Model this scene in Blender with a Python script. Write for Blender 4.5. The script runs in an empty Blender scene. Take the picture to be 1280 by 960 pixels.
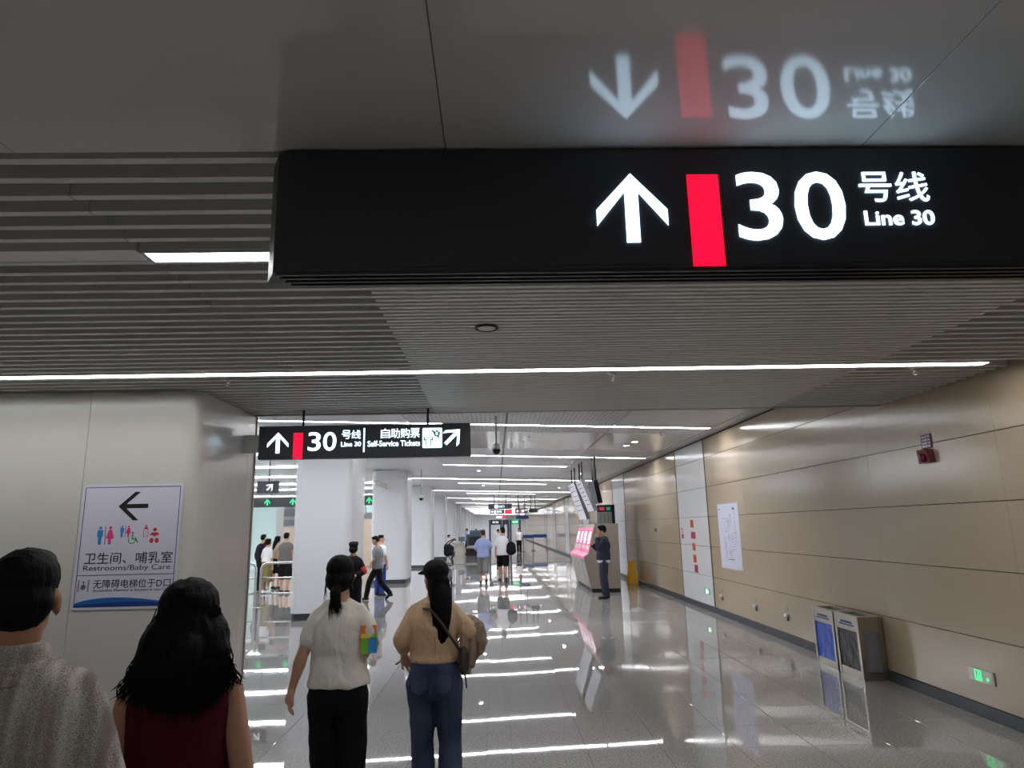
import bpy, bmesh, math, random
from mathutils import Vector, Matrix, noise
random.seed(7)
R = math.radians
SC = bpy.context.scene
COL = SC.collection

# ------------------------------------------------------------------ camera, world, exposure
cam_d = bpy.data.cameras.new('camera')
cam = bpy.data.objects.new('camera', cam_d); COL.objects.link(cam)
F_PX, PITCH, YAW, ROLL = 842.4, 0.209767, 0.027817, -0.02091
cam_d.sensor_fit = 'HORIZONTAL'; cam_d.sensor_width = 36.0
cam_d.lens = F_PX / 1280 * 36.0
cam_d.clip_start = 0.05; cam_d.clip_end = 400
_f = Vector((math.sin(YAW)*math.cos(PITCH), math.cos(YAW)*math.cos(PITCH), math.sin(PITCH)))
_r = Vector((math.cos(YAW), -math.sin(YAW), 0)); _u = _r.cross(_f)
_r2 = math.cos(ROLL)*_r + math.sin(ROLL)*_u; _u2 = -math.sin(ROLL)*_r + math.cos(ROLL)*_u
cam.matrix_world = Matrix(((_r2.x, _u2.x, -_f.x, 0), (_r2.y, _u2.y, -_f.y, 0), (_r2.z, _u2.z, -_f.z, 1.75), (0, 0, 0, 1)))
SC.camera = cam

world = bpy.data.worlds.new('world'); SC.world = world; world.use_nodes = True
world.node_tree.nodes['Background'].inputs[0].default_value = (0.9, 0.95, 1, 1)
world.node_tree.nodes['Background'].inputs[1].default_value = 0.02
vs = SC.view_settings
vs.view_transform = 'Standard'; vs.look = 'None'; vs.gamma = 1.0; vs.use_curve_mapping = False
vs.exposure = 2.1
HALL_LIGHT, NEAR_LIGHT = 13.0, 4.6
try:
    SC.cycles.max_bounces = 8; SC.cycles.diffuse_bounces = 5; SC.cycles.glossy_bounces = 4
    SC.cycles.sample_clamp_indirect = 6.0; SC.cycles.use_denoising = True
except Exception:
    pass

# ------------------------------------------------------------------ materials
def lin(c):
    return tuple((v/255/12.92 if v/255 <= 0.04045 else ((v/255+0.055)/1.055)**2.4) for v in c)
def mat(name, rgb, rough=0.5, metal=0.0, spec=0.5, emit=0.0, coat=0.0, alpha=1.0, trans=0.0):
    m = bpy.data.materials.new(name); m.use_nodes = True
    b = m.node_tree.nodes['Principled BSDF']; c = lin(rgb) + (1,)
    b.inputs['Base Color'].default_value = c; b.inputs['Roughness'].default_value = rough
    b.inputs['Metallic'].default_value = metal; b.inputs['Specular IOR Level'].default_value = spec
    b.inputs['Coat Weight'].default_value = coat; b.inputs['Coat Roughness'].default_value = 0.05
    if emit:
        b.inputs['Emission Color'].default_value = c; b.inputs['Emission Strength'].default_value = emit
    b.inputs['Transmission Weight'].default_value = trans; b.inputs['Alpha'].default_value = alpha
    return m
def nodes(m):
    return m.node_tree.nodes, m.node_tree.links, m.node_tree.nodes['Principled BSDF']
def add_bump(m, scale=(1, 1, 1), nscale=5.0, strength=0.1, dist=0.01, detail=2.0, coord='Object'):
    n, l, b = nodes(m)
    tc = n.new('ShaderNodeTexCoord'); mp = n.new('ShaderNodeMapping'); mp.inputs['Scale'].default_value = scale
    nz = n.new('ShaderNodeTexNoise'); nz.inputs['Scale'].default_value = nscale; nz.inputs['Detail'].default_value = detail
    bp = n.new('ShaderNodeBump'); bp.inputs['Strength'].default_value = strength; bp.inputs['Distance'].default_value = dist
    l.new(tc.outputs[coord], mp.inputs[0]); l.new(mp.outputs[0], nz.inputs['Vector'])
    l.new(nz.outputs['Fac'], bp.inputs['Height']); l.new(bp.outputs[0], b.inputs['Normal'])
    return nz
def add_mottle(m, c1, c2, nscale, scale=(1, 1, 1), detail=4.0, lo=0.35, hi=0.65, coord='Object'):
    n, l, b = nodes(m)
    tc = n.new('ShaderNodeTexCoord'); mp = n.new('ShaderNodeMapping'); mp.inputs['Scale'].default_value = scale
    nz = n.new('ShaderNodeTexNoise'); nz.inputs['Scale'].default_value = nscale; nz.inputs['Detail'].default_value = detail
    cr = n.new('ShaderNodeValToRGB'); cr.color_ramp.elements[0].position = lo; cr.color_ramp.elements[1].position = hi
    cr.color_ramp.elements[0].color = lin(c1) + (1,); cr.color_ramp.elements[1].color = lin(c2) + (1,)
    l.new(tc.outputs[coord], mp.inputs[0]); l.new(mp.outputs[0], nz.inputs['Vector'])
    l.new(nz.outputs['Fac'], cr.inputs[0]); l.new(cr.outputs[0], b.inputs['Base Color'])

M = {}
# polished speckled granite, world-position noise
m = mat('granite', (160, 160, 163), 0.022, 0, 0.62); n, l, b = nodes(m)
geo = n.new('ShaderNodeNewGeometry')
nz = n.new('ShaderNodeTexNoise'); nz.inputs['Scale'].default_value = 70; nz.inputs['Detail'].default_value = 3
nz2 = n.new('ShaderNodeTexNoise'); nz2.inputs['Scale'].default_value = 240; nz2.inputs['Detail'].default_value = 1
ad = n.new('ShaderNodeMath'); ad.operation = 'ADD'
cr = n.new('ShaderNodeValToRGB'); e = cr.color_ramp.elements
e[0].position = 0.82; e[0].color = lin((98, 97, 98)) + (1,); e[1].position = 1.18; e[1].color = lin((168, 166, 165)) + (1,)
l.new(geo.outputs['Position'], nz.inputs['Vector']); l.new(geo.outputs['Position'], nz2.inputs['Vector'])
l.new(nz.outputs['Fac'], ad.inputs[0]); l.new(nz2.outputs['Fac'], ad.inputs[1])
l.new(ad.outputs[0], cr.inputs[0]); l.new(cr.outputs[0], b.inputs['Base Color'])
M['granite'] = m
M['joint'] = mat('joint', (105, 105, 107), 0.6)
M['beige'] = mat('beige_panel', (179, 161, 137), 0.15, 0.0, 0.55); add_bump(M['beige'], (1, .5, .6), 1.1, 0.14, 0.03, 1.0)
M['wpanel'] = mat('white_panel', (222, 224, 226), 0.2, 0.0, 0.5); add_bump(M['wpanel'], (1, .5, .6), 1.1, 0.10, 0.03, 1.0)
M['colwhite'] = mat('column_white', (226, 228, 233), 0.24, 0, 0.5); add_bump(M['colwhite'], (1, 1, .7), 1.2, 0.05, 0.03, 1.0)
M['nearcol'] = mat('near_column_white', (200, 199, 194), 0.2, 0, 0.5); add_bump(M['nearcol'], (1, 1, .7), 0.9, 0.07, 0.03, 1.0)
M['ceilgloss'] = mat('ceiling_gloss', (216, 214, 210), 0.10, 0, 0.8)
M['slat'] = mat('slat_paint', (222, 221, 216), 0.42, 0, 0.45)
M['slatmid'] = mat('slat_paint_pale', (234, 233, 228), 0.4, 0, 0.45)
M['plenum'] = mat('plenum_black', (26, 26, 27), 0.9)
M['ceilpanel'] = mat('ceiling_panel', (216, 218, 220), 0.3, 0, 0.5)
# fine perforation
m = mat('perforated_panel', (200, 201, 202), 0.4); n, l, b = nodes(m)
geo = n.new('ShaderNodeNewGeometry'); vo = n.new('ShaderNodeTexVoronoi'); vo.inputs['Scale'].default_value = 9.0; vo.inputs['Randomness'].default_value = 0.0
cr = n.new('ShaderNodeValToRGB'); cr.color_ramp.elements[0].position = 0.30; cr.color_ramp.elements[1].position = 0.36
cr.color_ramp.elements[0].color = lin((128, 128, 130)) + (1,); cr.color_ramp.elements[1].color = lin((206, 207, 209)) + (1,)
mp = n.new('ShaderNodeMapping'); mp.inputs['Scale'].default_value = (1, 1, 0); mp.inputs['Rotation'].default_value = (0, 0, R(45))
l.new(geo.outputs['Position'], mp.inputs[0]); l.new(mp.outputs[0], vo.inputs['Vector']); l.new(vo.outputs['Distance'], cr.inputs[0]); l.new(cr.outputs[0], b.inputs['Base Color'])
M['perf'] = m
# lined panel (fine cross grooves)
m = mat('lined_panel', (205, 206, 208), 0.35); n, l, b = nodes(m)
geo = n.new('ShaderNodeNewGeometry'); wv = n.new('ShaderNodeTexWave'); wv.bands_direction = 'Y'; wv.inputs['Scale'].default_value = 2.2
cr = n.new('ShaderNodeValToRGB'); cr.color_ramp.elements[0].position = 0.05; cr.color_ramp.elements[1].position = 0.25
cr.color_ramp.elements[0].color = lin((160, 161, 163)) + (1,); cr.color_ramp.elements[1].color = lin((212, 213, 215)) + (1,)
l.new(geo.outputs['Position'], wv.inputs['Vector']); l.new(wv.outputs['Fac'], cr.inputs[0]); l.new(cr.outputs[0], b.inputs['Base Color'])
M['lined'] = m
M['skirt'] = mat('skirting', (60, 63, 69), 0.4)
M['trimgrey'] = mat('trim_grey', (190, 190, 188), 0.4)
M['darkgap'] = mat('dark_gap', (40, 36, 32), 0.8)
M['light'] = mat('light_diffuser', (250, 252, 255), 0.5, emit=HALL_LIGHT)
M['nearlight'] = mat('near_light_diffuser', (252, 252, 250), 0.5, emit=NEAR_LIGHT)
M['rearfill'] = mat('rear_fill_emitter', (252, 252, 250), 0.5, emit=4.2)  # emitter of the added fill strip behind the viewer
M['spot'] = mat('downlight_lens', (255, 250, 240), 0.5, emit=20.0)
M['housing'] = mat('light_housing', (205, 205, 203), 0.4)
M['signblack'] = mat('sign_black', (68, 70, 76), 0.4, 0, 0.4)
M['signdark'] = mat('sign_frame_dark', (52, 53, 58), 0.3, 0, 0.5)
M['letter'] = mat('letter_lit', (200, 232, 255), 0.5, emit=0.9)
M['redlit'] = mat('red_lit', (255, 10, 52), 0.5, emit=0.35)
M['greenlit'] = mat('green_lit', (40, 235, 130), 0.5, emit=0.4)
M['green2'] = mat('green_sign_lit', (40, 160, 110), 0.5, emit=0.15)
M['whitelit'] = mat('white_sign_lit', (235, 240, 245), 0.5, emit=0.35)
M['redsign'] = mat('red_sign_lit', (200, 40, 60), 0.5, emit=0.2)
M['tealicon'] = mat('icon_lit', (205, 242, 240), 0.5, emit=0.4)
M['signgrey'] = mat('sign_grey', (100, 103, 110), 0.5)
M['steel'] = mat('brushed_steel', (176, 170, 160), 0.28, 0.9)
M['steeldark'] = mat('steel_dark', (120, 114, 106), 0.35, 0.85)
M['taupe'] = mat('taupe_steel', (158, 148, 138), 0.34, 0.35)
M['chrome'] = mat('chrome_tube', (215, 215, 215), 0.18, 0.95)
M['black'] = mat('black_plastic', (18, 18, 19), 0.45)
M['blackgloss'] = mat('black_gloss', (14, 14, 16), 0.15)
M['white'] = mat('white_plastic', (225, 226, 228), 0.4)
M['paper'] = mat('paper_white', (206, 206, 224), 0.6)
M['ink'] = mat('ink_black', (18, 18, 20), 0.6)
M['inkgrey'] = mat('ink_grey', (120, 120, 140), 0.7)
M['navyline'] = mat('navy_line', (52, 62, 110), 0.6)
M['blue'] = mat('print_blue', (22, 96, 172), 0.5)
M['blue2'] = mat('print_deep_blue', (16, 58, 128), 0.5)
M['iconblue'] = mat('icon_blue', (40, 130, 205), 0.5)
M['iconpink'] = mat('icon_pink', (222, 62, 130), 0.5)
M['icongreen'] = mat('icon_green', (40, 150, 70), 0.5)
M['iconred'] = mat('icon_red', (205, 48, 48), 0.5)
M['orange'] = mat('sticker_orange', (214, 92, 44), 0.6)
M['magenta'] = mat('sticker_magenta', (176, 48, 92), 0.6)
M['maroon'] = mat('sticker_maroon', (110, 24, 44), 0.6)
M['firered'] = mat('alarm_red', (104, 10, 28), 0.35)
M['pink'] = mat('machine_pink', (236, 120, 160), 0.4, emit=0.06)
M['screen'] = mat('machine_screen', (245, 225, 235), 0.3, emit=0.15)
M['yellow'] = mat('caution_yellow', (236, 180, 30), 0.45)
M['bagblue'] = mat('bag_blue', (30, 82, 200), 0.3, 0, 0.5)
M['bagdark'] = mat('bag_dark', (22, 24, 30), 0.3)
M['baggrey'] = mat('bag_grey', (128, 128, 134), 0.35)
for _k in ('bagblue', 'bagdark', 'baggrey'): add_bump(M[_k], (1, 1, .7), 7, .8, .05, 2)
M['glassteal'] = mat('teal_glass', (200, 226, 224), 0.15)
M['stone'] = mat('stone_beige', (196, 178, 158), 0.5)
M['greyband'] = mat('grey_band', (112, 114, 120), 0.5)
M['cream'] = mat('cream_desk', (206, 202, 190), 0.5)
M['gatedark'] = mat('gate_dark_blue', (62, 76, 96), 0.4)
M['beltblue'] = mat('belt_blue', (40, 90, 170), 0.5)
M['mapwhite'] = mat('display_white', (226, 226, 234), 0.4, emit=0.03)
# people
M['skin'] = mat('skin', (196, 150, 124), 0.5, 0, 0.35); M['skin'].node_tree.nodes['Principled BSDF'].inputs['Subsurface Weight'].default_value = 0.05
M['skin2'] = mat('skin_tan', (176, 128, 100), 0.5, 0, 0.35)
M['hair'] = mat('hair_black', (10, 9, 10), 0.6, 0, 0.14); add_bump(M['hair'], (3, 3, .15), 60, 0.3, 0.01, 2)
M['hairbrown'] = mat('hair_dark_brown', (34, 24, 22), 0.5, 0, 0.3)
def cloth(name, rgb, nscale=220, strength=0.25, rough=0.85):
    m_ = mat(name, rgb, rough, 0, 0.2); add_bump(m_, (1, 1, 1), nscale, strength, 0.004, 2)
    n, l, b = nodes(m_); fine = b.inputs['Normal'].links[0].from_node          # broad soft creases under the weave
    tc = n.new('ShaderNodeTexCoord'); mp = n.new('ShaderNodeMapping'); mp.inputs['Scale'].default_value = (1, 1, .45); mp.inputs['Rotation'].default_value = (0.3, 0.5, 0)
    nz = n.new('ShaderNodeTexNoise'); nz.inputs['Scale'].default_value = 11; nz.inputs['Detail'].default_value = 3; nz.inputs['Distortion'].default_value = 1.2
    bp = n.new('ShaderNodeBump'); bp.inputs['Strength'].default_value = .55; bp.inputs['Distance'].default_value = .035
    l.new(tc.outputs['Object'], mp.inputs[0]); l.new(mp.outputs[0], nz.inputs['Vector']); l.new(nz.outputs['Fac'], bp.inputs['Height']); l.new(bp.outputs[0], fine.inputs['Normal'])
    return m_
M['tee'] = cloth('white_tee', (222, 217, 208))
M['teewhite'] = cloth('white_shirt', (226, 226, 230))
M['blacktrouser'] = cloth('black_trousers', (17, 17, 19))
M['tan'] = cloth('tan_knit', (202, 172, 140), 260, 0.35)
M['denim'] = cloth('blue_denim', (56, 70, 94), 320, 0.4); add_mottle(M['denim'], (44, 56, 80), (74, 90, 116), 6, (1, 1, .5))
M['jacket'] = cloth('beige_jacket', (150, 128, 112), 160, .3)
M['burgundy'] = cloth('burgundy_top', (78, 16, 34), 300, .3)
M['uniform'] = cloth('dark_uniform', (26, 27, 34))
M['greytee'] = cloth('grey_tee', (124, 126, 128))
M['bluetee'] = cloth('light_blue_tee', (146, 158, 200))
M['greyshort'] = cloth('grey_shorts', (124, 122, 122))
M['guard'] = cloth('guard_navy', (52, 55, 70))
M['jeansblue'] = cloth('jeans_blue', (40, 66, 130))
M['beigetop'] = cloth('beige_top', (168, 150, 126))
M['olive'] = cloth('olive_skirt', (120, 112, 72))
M['greyvest'] = cloth('grey_vest', (112, 110, 108))
M['cap'] = cloth('black_cap', (17, 17, 19), 200, .2, .8)
M['strap'] = mat('bag_leather', (58, 48, 42), 0.5)
# lace-knit cream shirt: vertical openwork columns
m = mat('cream_lace_knit', (210, 202, 192), 0.9, 0, 0.1); n, l, b = nodes(m)
tc = n.new('ShaderNodeTexCoord'); mp = n.new('ShaderNodeMapping'); mp.inputs['Scale'].default_value = (1, .3, .02)
wv = n.new('ShaderNodeTexNoise'); wv.inputs['Scale'].default_value = 34; wv.inputs['Detail'].default_value = 1
v2 = n.new('ShaderNodeTexVoronoi'); v2.inputs['Scale'].default_value = 330
mx = n.new('ShaderNodeMath'); mx.operation = 'MULTIPLY_ADD'; mx.inputs[1].default_value = .55
cr = n.new('ShaderNodeValToRGB'); cr.color_ramp.elements[0].position = .50; cr.color_ramp.elements[1].position = .90
cr.color_ramp.elements[0].color = lin((216, 210, 202)) + (1,); cr.color_ramp.elements[1].color = lin((142, 133, 125)) + (1,)
bp = n.new('ShaderNodeBump'); bp.inputs['Strength'].default_value = .5; bp.inputs['Distance'].default_value = .004
l.new(tc.outputs['Object'], mp.inputs[0]); l.new(mp.outputs[0], wv.inputs['Vector']); l.new(tc.outputs['Object'], v2.inputs['Vector'])
l.new(v2.outputs['Distance'], mx.inputs[0]); l.new(wv.outputs['Fac'], mx.inputs[2]); l.new(mx.outputs[0], cr.inputs[0])
l.new(cr.outputs[0], b.inputs['Base Color']); l.new(mx.outputs[0], bp.inputs['Height']); l.new(bp.outputs[0], b.inputs['Normal'])
M['lace'] = m

# ------------------------------------------------------------------ helpers
def tag(o, label=None, cat=None, group=None, kind=None):
    if label: o['label'] = label
    if cat: o['category'] = cat
    if group: o['group'] = group
    if kind: o['kind'] = kind
    return o
def empty(name, loc=(0, 0, 0), rz=0.0):
    o = bpy.data.objects.new(name, None); COL.objects.link(o)
    o.location = loc; o.rotation_euler = (0, 0, rz); o.empty_display_size = .1
    return o
def root_inv(p):
    while p.parent: p = p.parent
    return (Matrix.Translation(p.location) @ p.rotation_euler.to_matrix().to_4x4()).inverted()
def link_mesh(name, me, material, parent=None, smooth=False, world_space=True):
    o = bpy.data.objects.new(name, me); COL.objects.link(o)
    if material is not None:
        me.materials.clear()
        for mm in (material if isinstance(material, (list, tuple)) else [material]): me.materials.append(M[mm] if isinstance(mm, str) else mm)
    if smooth: me.polygons.foreach_set('use_smooth', [True]*len(me.polygons))
    if parent is not None:
        if world_space: me.transform(root_inv(parent))
        o.parent = parent
    return o
class MB:
    """collects shapes in world space; build() links them as one mesh"""
    def __init__(s): s.v = []; s.f = []; s.mi = []
    def add(s, vs_, fs, mi=0):
        k = len(s.v); s.v += [tuple(v) for v in vs_]; s.f += [tuple(i+k for i in f) for f in fs]; s.mi += [mi]*len(fs); return s
    def box(s, x0, x1, y0, y1, z0, z1, mi=0):
        return s.add([(x0, y0, z0), (x1, y0, z0), (x1, y1, z0), (x0, y1, z0), (x0, y0, z1), (x1, y0, z1), (x1, y1, z1), (x0, y1, z1)],
                     [(0, 3, 2, 1), (4, 5, 6, 7), (0, 1, 5, 4), (1, 2, 6, 5), (2, 3, 7, 6), (3, 0, 4, 7)], mi)
    def bbox(s, x0, x1, y0, y1, z0, z1, bv=.01, seg=2, mi=0):
        bm = bmesh.new(); bmesh.ops.create_cube(bm, size=1)
        bmesh.ops.scale(bm, vec=(x1-x0, y1-y0, z1-z0), verts=bm.verts); bmesh.ops.translate(bm, vec=((x0+x1)/2, (y0+y1)/2, (z0+z1)/2), verts=bm.verts)
        bmesh.ops.bevel(bm, geom=bm.edges[:], offset=bv, segments=seg, affect='EDGES', profile=.5)
        return s.bm(bm, mi)
    def bm(s, bm, mi=0):
        bm.verts.index_update(); s.add([v.co[:] for v in bm.verts], [[v.index for v in f.verts] for f in bm.faces], mi); bm.free(); return s
    def hexa(s, p, mi=0):  # 8 points bottom loop then top loop
        return s.add(p, [(0, 3, 2, 1), (4, 5, 6, 7), (0, 1, 5, 4), (1, 2, 6, 5), (2, 3, 7, 6), (3, 0, 4, 7)], mi)
    def prism(s, pts, o, u, v, n, d, mi=0):
        """polygon pts (u,v) at frame o, extruded along n by d"""
        o, u, v, n = Vector(o), Vector(u), Vector(v), Vector(n); k = len(pts)
        a = [o+u*p[0]+v*p[1] for p in pts]; b_ = [q+n*d for q in a]
        fs = [tuple(range(k))[::-1], tuple(range(k, 2*k))] + [(i, (i+1) % k, k+(i+1) % k, k+i) for i in range(k)]
        return s.add(a+b_, fs, mi)
    def tube(s, pts, r, n=10, mi=0, cap=True):
        pts = [Vector(p) for p in pts]; rr = r if isinstance(r, (list, tuple)) else [r]*len(pts)
        rings = []; ref = None
        for i, p in enumerate(pts):
            t = (pts[min(i+1, len(pts)-1)] - pts[max(i-1, 0)]).normalized()
            if ref is None: ref = t.orthogonal().normalized()
            a = (ref - t*ref.dot(t)).normalized(); ref = a; b_ = t.cross(a)
            rings.append([p + (a*math.cos(2*math.pi*j/n) + b_*math.sin(2*math.pi*j/n))*rr[i] for j in range(n)])
        vs_ = [q for g in rings for q in g]; fs = []
        for i in range(len(pts)-1):
            for j in range(n): fs.append((i*n+j, i*n+(j+1) % n, (i+1)*n+(j+1) % n, (i+1)*n+j))
        if cap: fs.append(tuple(range(n))[::-1]); fs.append(tuple((len(pts)-1)*n+j for j in range(n)))
        return s.add(vs_, fs, mi)
    def lathe(s, prof, o, axis=(0, 0, 1), n=20, mi=0):
        o = Vector(o); ax = Vector(axis).normalized(); a = ax.orthogonal().normalized(); b_ = ax.cross(a)
        vs_ = [o+ax*h+(a*math.cos(2*math.pi*j/n)+b_*math.sin(2*math.pi*j/n))*r for (r, h) in prof for j in range(n)]; fs = []
        for i in range(len(prof)-1):
            for j in range(n): fs.append((i*n+j, i*n+(j+1) % n, (i+1)*n+(j+1) % n, (i+1)*n+j))
        fs.append(tuple(range(n))[::-1]); fs.append(tuple((len(prof)-1)*n+j for j in range(n)))
        return s.add(vs_, fs, mi)
    def mesh(s, name):
        me = bpy.data.meshes.new(name); me.from_pydata(s.v, [], s.f)
        me.polygons.foreach_set('material_index', s.mi); me.update(); return me
    def build(s, name, material, parent=None, smooth=False):
        return link_mesh(name, s.mesh(name), material, parent, smooth)
def struct(name, mb, material, label=None, cat=None):
    o = mb.build(name, material); o['kind'] = 'structure'
    tag(o, label, cat); return o
def thing(name, label, cat, loc=(0, 0, 0), rz=0.0, group=None):
    return tag(empty(name, loc, rz), label, cat, group)
def piece(name, me, parent, loc, rot=(0, 0, 0)):
    o = bpy.data.objects.new(name, me); COL.objects.link(o); o.parent = parent; o.location = loc; o.rotation_euler = rot; return o

FR_S = lambda o: dict(o=o, u=(1, 0, 0), v=(0, 0, 1), n=(0, -1, 0))      # faces the viewer (-Y)
FR_W = lambda o: dict(o=o, u=(0, -1, 0), v=(0, 0, 1), n=(-1, 0, 0))     # on the right wall, faces -X
_tx = {}
def text_mesh(body, bold):
    key = (body, bold)
    if key in _tx: return _tx[key]
    c = bpy.data.curves.new('lettering', 'FONT'); c.body = body; c.resolution_u = 4; c.offset = bold; c.extrude = 0.03
    o = bpy.data.objects.new('lettering', c); COL.objects.link(o)
    dg = bpy.context.evaluated_depsgraph_get(); dg.update()
    me = bpy.data.meshes.new_from_object(o.evaluated_get(dg), depsgraph=dg)
    bpy.data.objects.remove(o); bpy.data.curves.remove(c)
    xs = [v.co.x for v in me.vertices]; ys = [v.co.y for v in me.vertices]
    _tx[key] = (me, min(xs), max(xs), min(ys), max(ys)); return _tx[key]
def text(body, fr, u0, u1, v0, v1, material, parent, bold=0.0, name='lettering', depth=.003):
    """lettering stretched to fill the box u0..u1, v0..v1 of the frame"""
    if len(body) > 1 and all(ord(c) > 0x2e80 and c != '、' for c in body):
        w = (u1-u0)/len(body)
        for i_, c in enumerate(body): o_ = text(c, fr, u0+w*i_+w*.04, u0+w*(i_+1)-w*.04, v0, v1, material, parent, bold, name, depth)
        return o_
    me, x0, x1, y0, y1 = text_mesh(body, bold); me = me.copy()
    o, u, v, n = (Vector(fr[k]) for k in 'ouvn')
    su, sv = (u1-u0)/(x1-x0), (v1-v0)/(y1-y0)
    for w in me.vertices:
        w.co = o + u*(u0+(w.co.x-x0)*su) + v*(v0+(w.co.y-y0)*sv) + n*(depth if w.co.z > 0 else 0)
    return link_mesh(name, me, material, parent)
def arrow_pts(w, h, t=.19, c=.30):
    return [(0, h/2), (w/2, h/2-h*.53), (w/2, h/2-h*(.53+c)*.95), (t*w/2, h/2-h*.27), (t*w/2, -h/2), (-t*w/2, -h/2), (-t*w/2, h/2-h*.27), (-w/2, h/2-h*(.53+c)*.95), (-w/2, h/2-h*.53)]
def rot2(pts, a, cu=0, cv=0):
    c, s = math.cos(a), math.sin(a); return [(cu+p[0]*c-p[1]*s, cv+p[0]*s+p[1]*c) for p in pts]
def rect(u0, u1, v0, v1): return [(u0, v0), (u1, v0), (u1, v1), (u0, v1)]
def rrect(u0, u1, v0, v1, r, n=5):
    out = []
    for (cx, cy, a0) in ((u1-r, v0+r, -90), (u1-r, v1-r, 0), (u0+r, v1-r, 90), (u0+r, v0+r, 180)):
        for i in range(n+1): a = R(a0+90*i/n); out.append((cx+r*math.cos(a), cy+r*math.sin(a)))
    return out
def disc(cu, cv, r, n=16, ry=None): return [(cu+r*math.cos(2*math.pi*i/n), cv+(ry or r)*math.sin(2*math.pi*i/n)) for i in range(n)]
def flat(pts_list, fr, material, parent, name, depth=.002, off=0.0):
    mb = MB(); o = Vector(fr['o'])+Vector(fr['n'])*off
    for p in pts_list: mb.prism(p, o, fr['u'], fr['v'], fr['n'], depth)
    return mb.build(name, material, parent)

# ------------------------------------------------------------------ setting: floor
XR = 4.356
Z_NEAR = 3.0; Y_EDGE = 7.40
def zc(x): return 3.5 + 0.034*(XR-max(x, -4.5))
YF = 104.0; XL = -17.0; YB = -7.0
floor = struct('floor', MB().box(XL, XR+.1, YB, YF, -.12, -.012), 'joint', 'polished grey speckled granite floor of the station hall', 'floor')
TS, GAP = 0.6, 0.003
tile_me = MB().bbox(GAP/2, TS-GAP/2, GAP/2, TS-GAP/2, -.012, 0, .0012, 1).mesh('tile'); tile_me.materials.append(M['granite'])
NX0, NX1 = -3.5, XR
cols = []
x = 0.1
while x < XR-.02: cols.append(x); x += TS
xl = [-0.1-TS*(i+1) for i in range(27)]
cols = [c for c in xl if c > -2.8][::-1] + cols
rows = [4.0+TS*i for i in range(24)]
count = 0; near_set = set()
for yi, y in enumerate(rows):
    for xx in cols:
        if count >= 270: break
        w = min(TS, XR-xx)
        o = piece('tile', tile_me, floor, (xx, y, 0), (random.uniform(-1, 1)*.0006, random.uniform(-1, 1)*.0006, 0))
        if w < TS-.01: o.scale = (w/TS, 1, 1)
        near_set.add((round(xx, 2), yi)); count += 1
strip_me = MB().bbox(-.1+GAP/2, .1-GAP/2, GAP/2, 1.2-GAP/2, -.012, 0, .0012, 1).mesh('border_tile'); strip_me.materials.append(M['granite'])
for i in range(12): piece('border_tile', strip_me, floor, (0, 4.0+1.2*i, 0), (random.uniform(-1, 1)*.0005, 0, 0))
mb = MB()
allx = sorted([c for c in xl if c > XL] + [c for c in [0.1+TS*i for i in range(8)] if c < XR-.02])
yy = YB
def tilequad(x0, x1, y0, y1):
    t = [random.uniform(-1, 1)*.0003 for _ in range(2)]
    z = lambda sx, sy: sx*t[0]+sy*t[1]
    mb.add([(x0+GAP/2, y0+GAP/2, z(-1, -1)), (x1-GAP/2, y0+GAP/2, z(1, -1)), (x1-GAP/2, y1-GAP/2, z(1, 1)), (x0+GAP/2, y1-GAP/2, z(-1, 1))], [(0, 1, 2, 3)])
base_i = [(i, 4.0+TS*i) for i in range(-19, 167)]
for (i, y) in base_i:
    big = y > 34
    if big and i % 2: continue
    for xx in allx:
        if (round(xx, 2), i) in near_set: continue
        tilequad(xx, min(xx+TS, XR), y, y+TS*(2 if big else 1))
    if not (4.0 <= y < 18.39): tilequad(-.1, .1, y, y+TS*(2 if big else 1))
ft = mb.build('far_tiles', 'granite', floor); ft['kind'] = 'stuff'

# ------------------------------------------------------------------ setting: right wall
wallr = struct('wall_right', MB().box(XR+.03, XR+.2, YB, YF, 0, 4.0), 'darkgap', 'right wall clad in beige panels with white bays', 'wall')
ZJ = [0.11, .689, 1.289, 1.889, 2.489, 3.089, 3.47]
_pm = {}
def panel(y0, y1, z0, z1, mt, parent):
    k = (round(y1-y0, 3), round(z1-z0, 3), mt)
    if k not in _pm:
        me = MB().bbox(0, .03, .0008, (y1-y0)-.0008, .0035, (z1-z0)-.0035, .0012, 1).mesh('panel'); me.materials.append(M[mt]); _pm[k] = me
    return piece('panel', _pm[k], parent, (XR, y0, z0))
segs = []
y = 13.97
for i in range(9): segs.append((y-2.06, y, 'beige')); y -= 2.06
for k in range(5):
    a = 13.97+9*k
    segs.append((a, a+2.28, 'wpanel'))
    for j in range(3): segs.append((a+2.28+2.24*j, a+2.28+2.24*(j+1), 'beige'))
for (a, b_, mt) in segs:
    for i in range(6): panel(a, b_, ZJ[i], ZJ[i+1], mt, wallr)
mb = MB()
for k in range(5, 10):
    a = 13.97+9*k
    for i in range(6):
        mb.box(XR, XR+.03, a+.004, a+2.27, ZJ[i]+.005, ZJ[i+1]-.005, 1)
        for j in range(3): mb.box(XR, XR+.03, a+2.282+2.24*j, a+2.278+2.24*(j+1), ZJ[i]+.005, ZJ[i+1]-.005, 0)
fc = mb.build('far_panels', ['beige', 'wpanel'], wallr); fc['kind'] = 'stuff'
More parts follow.
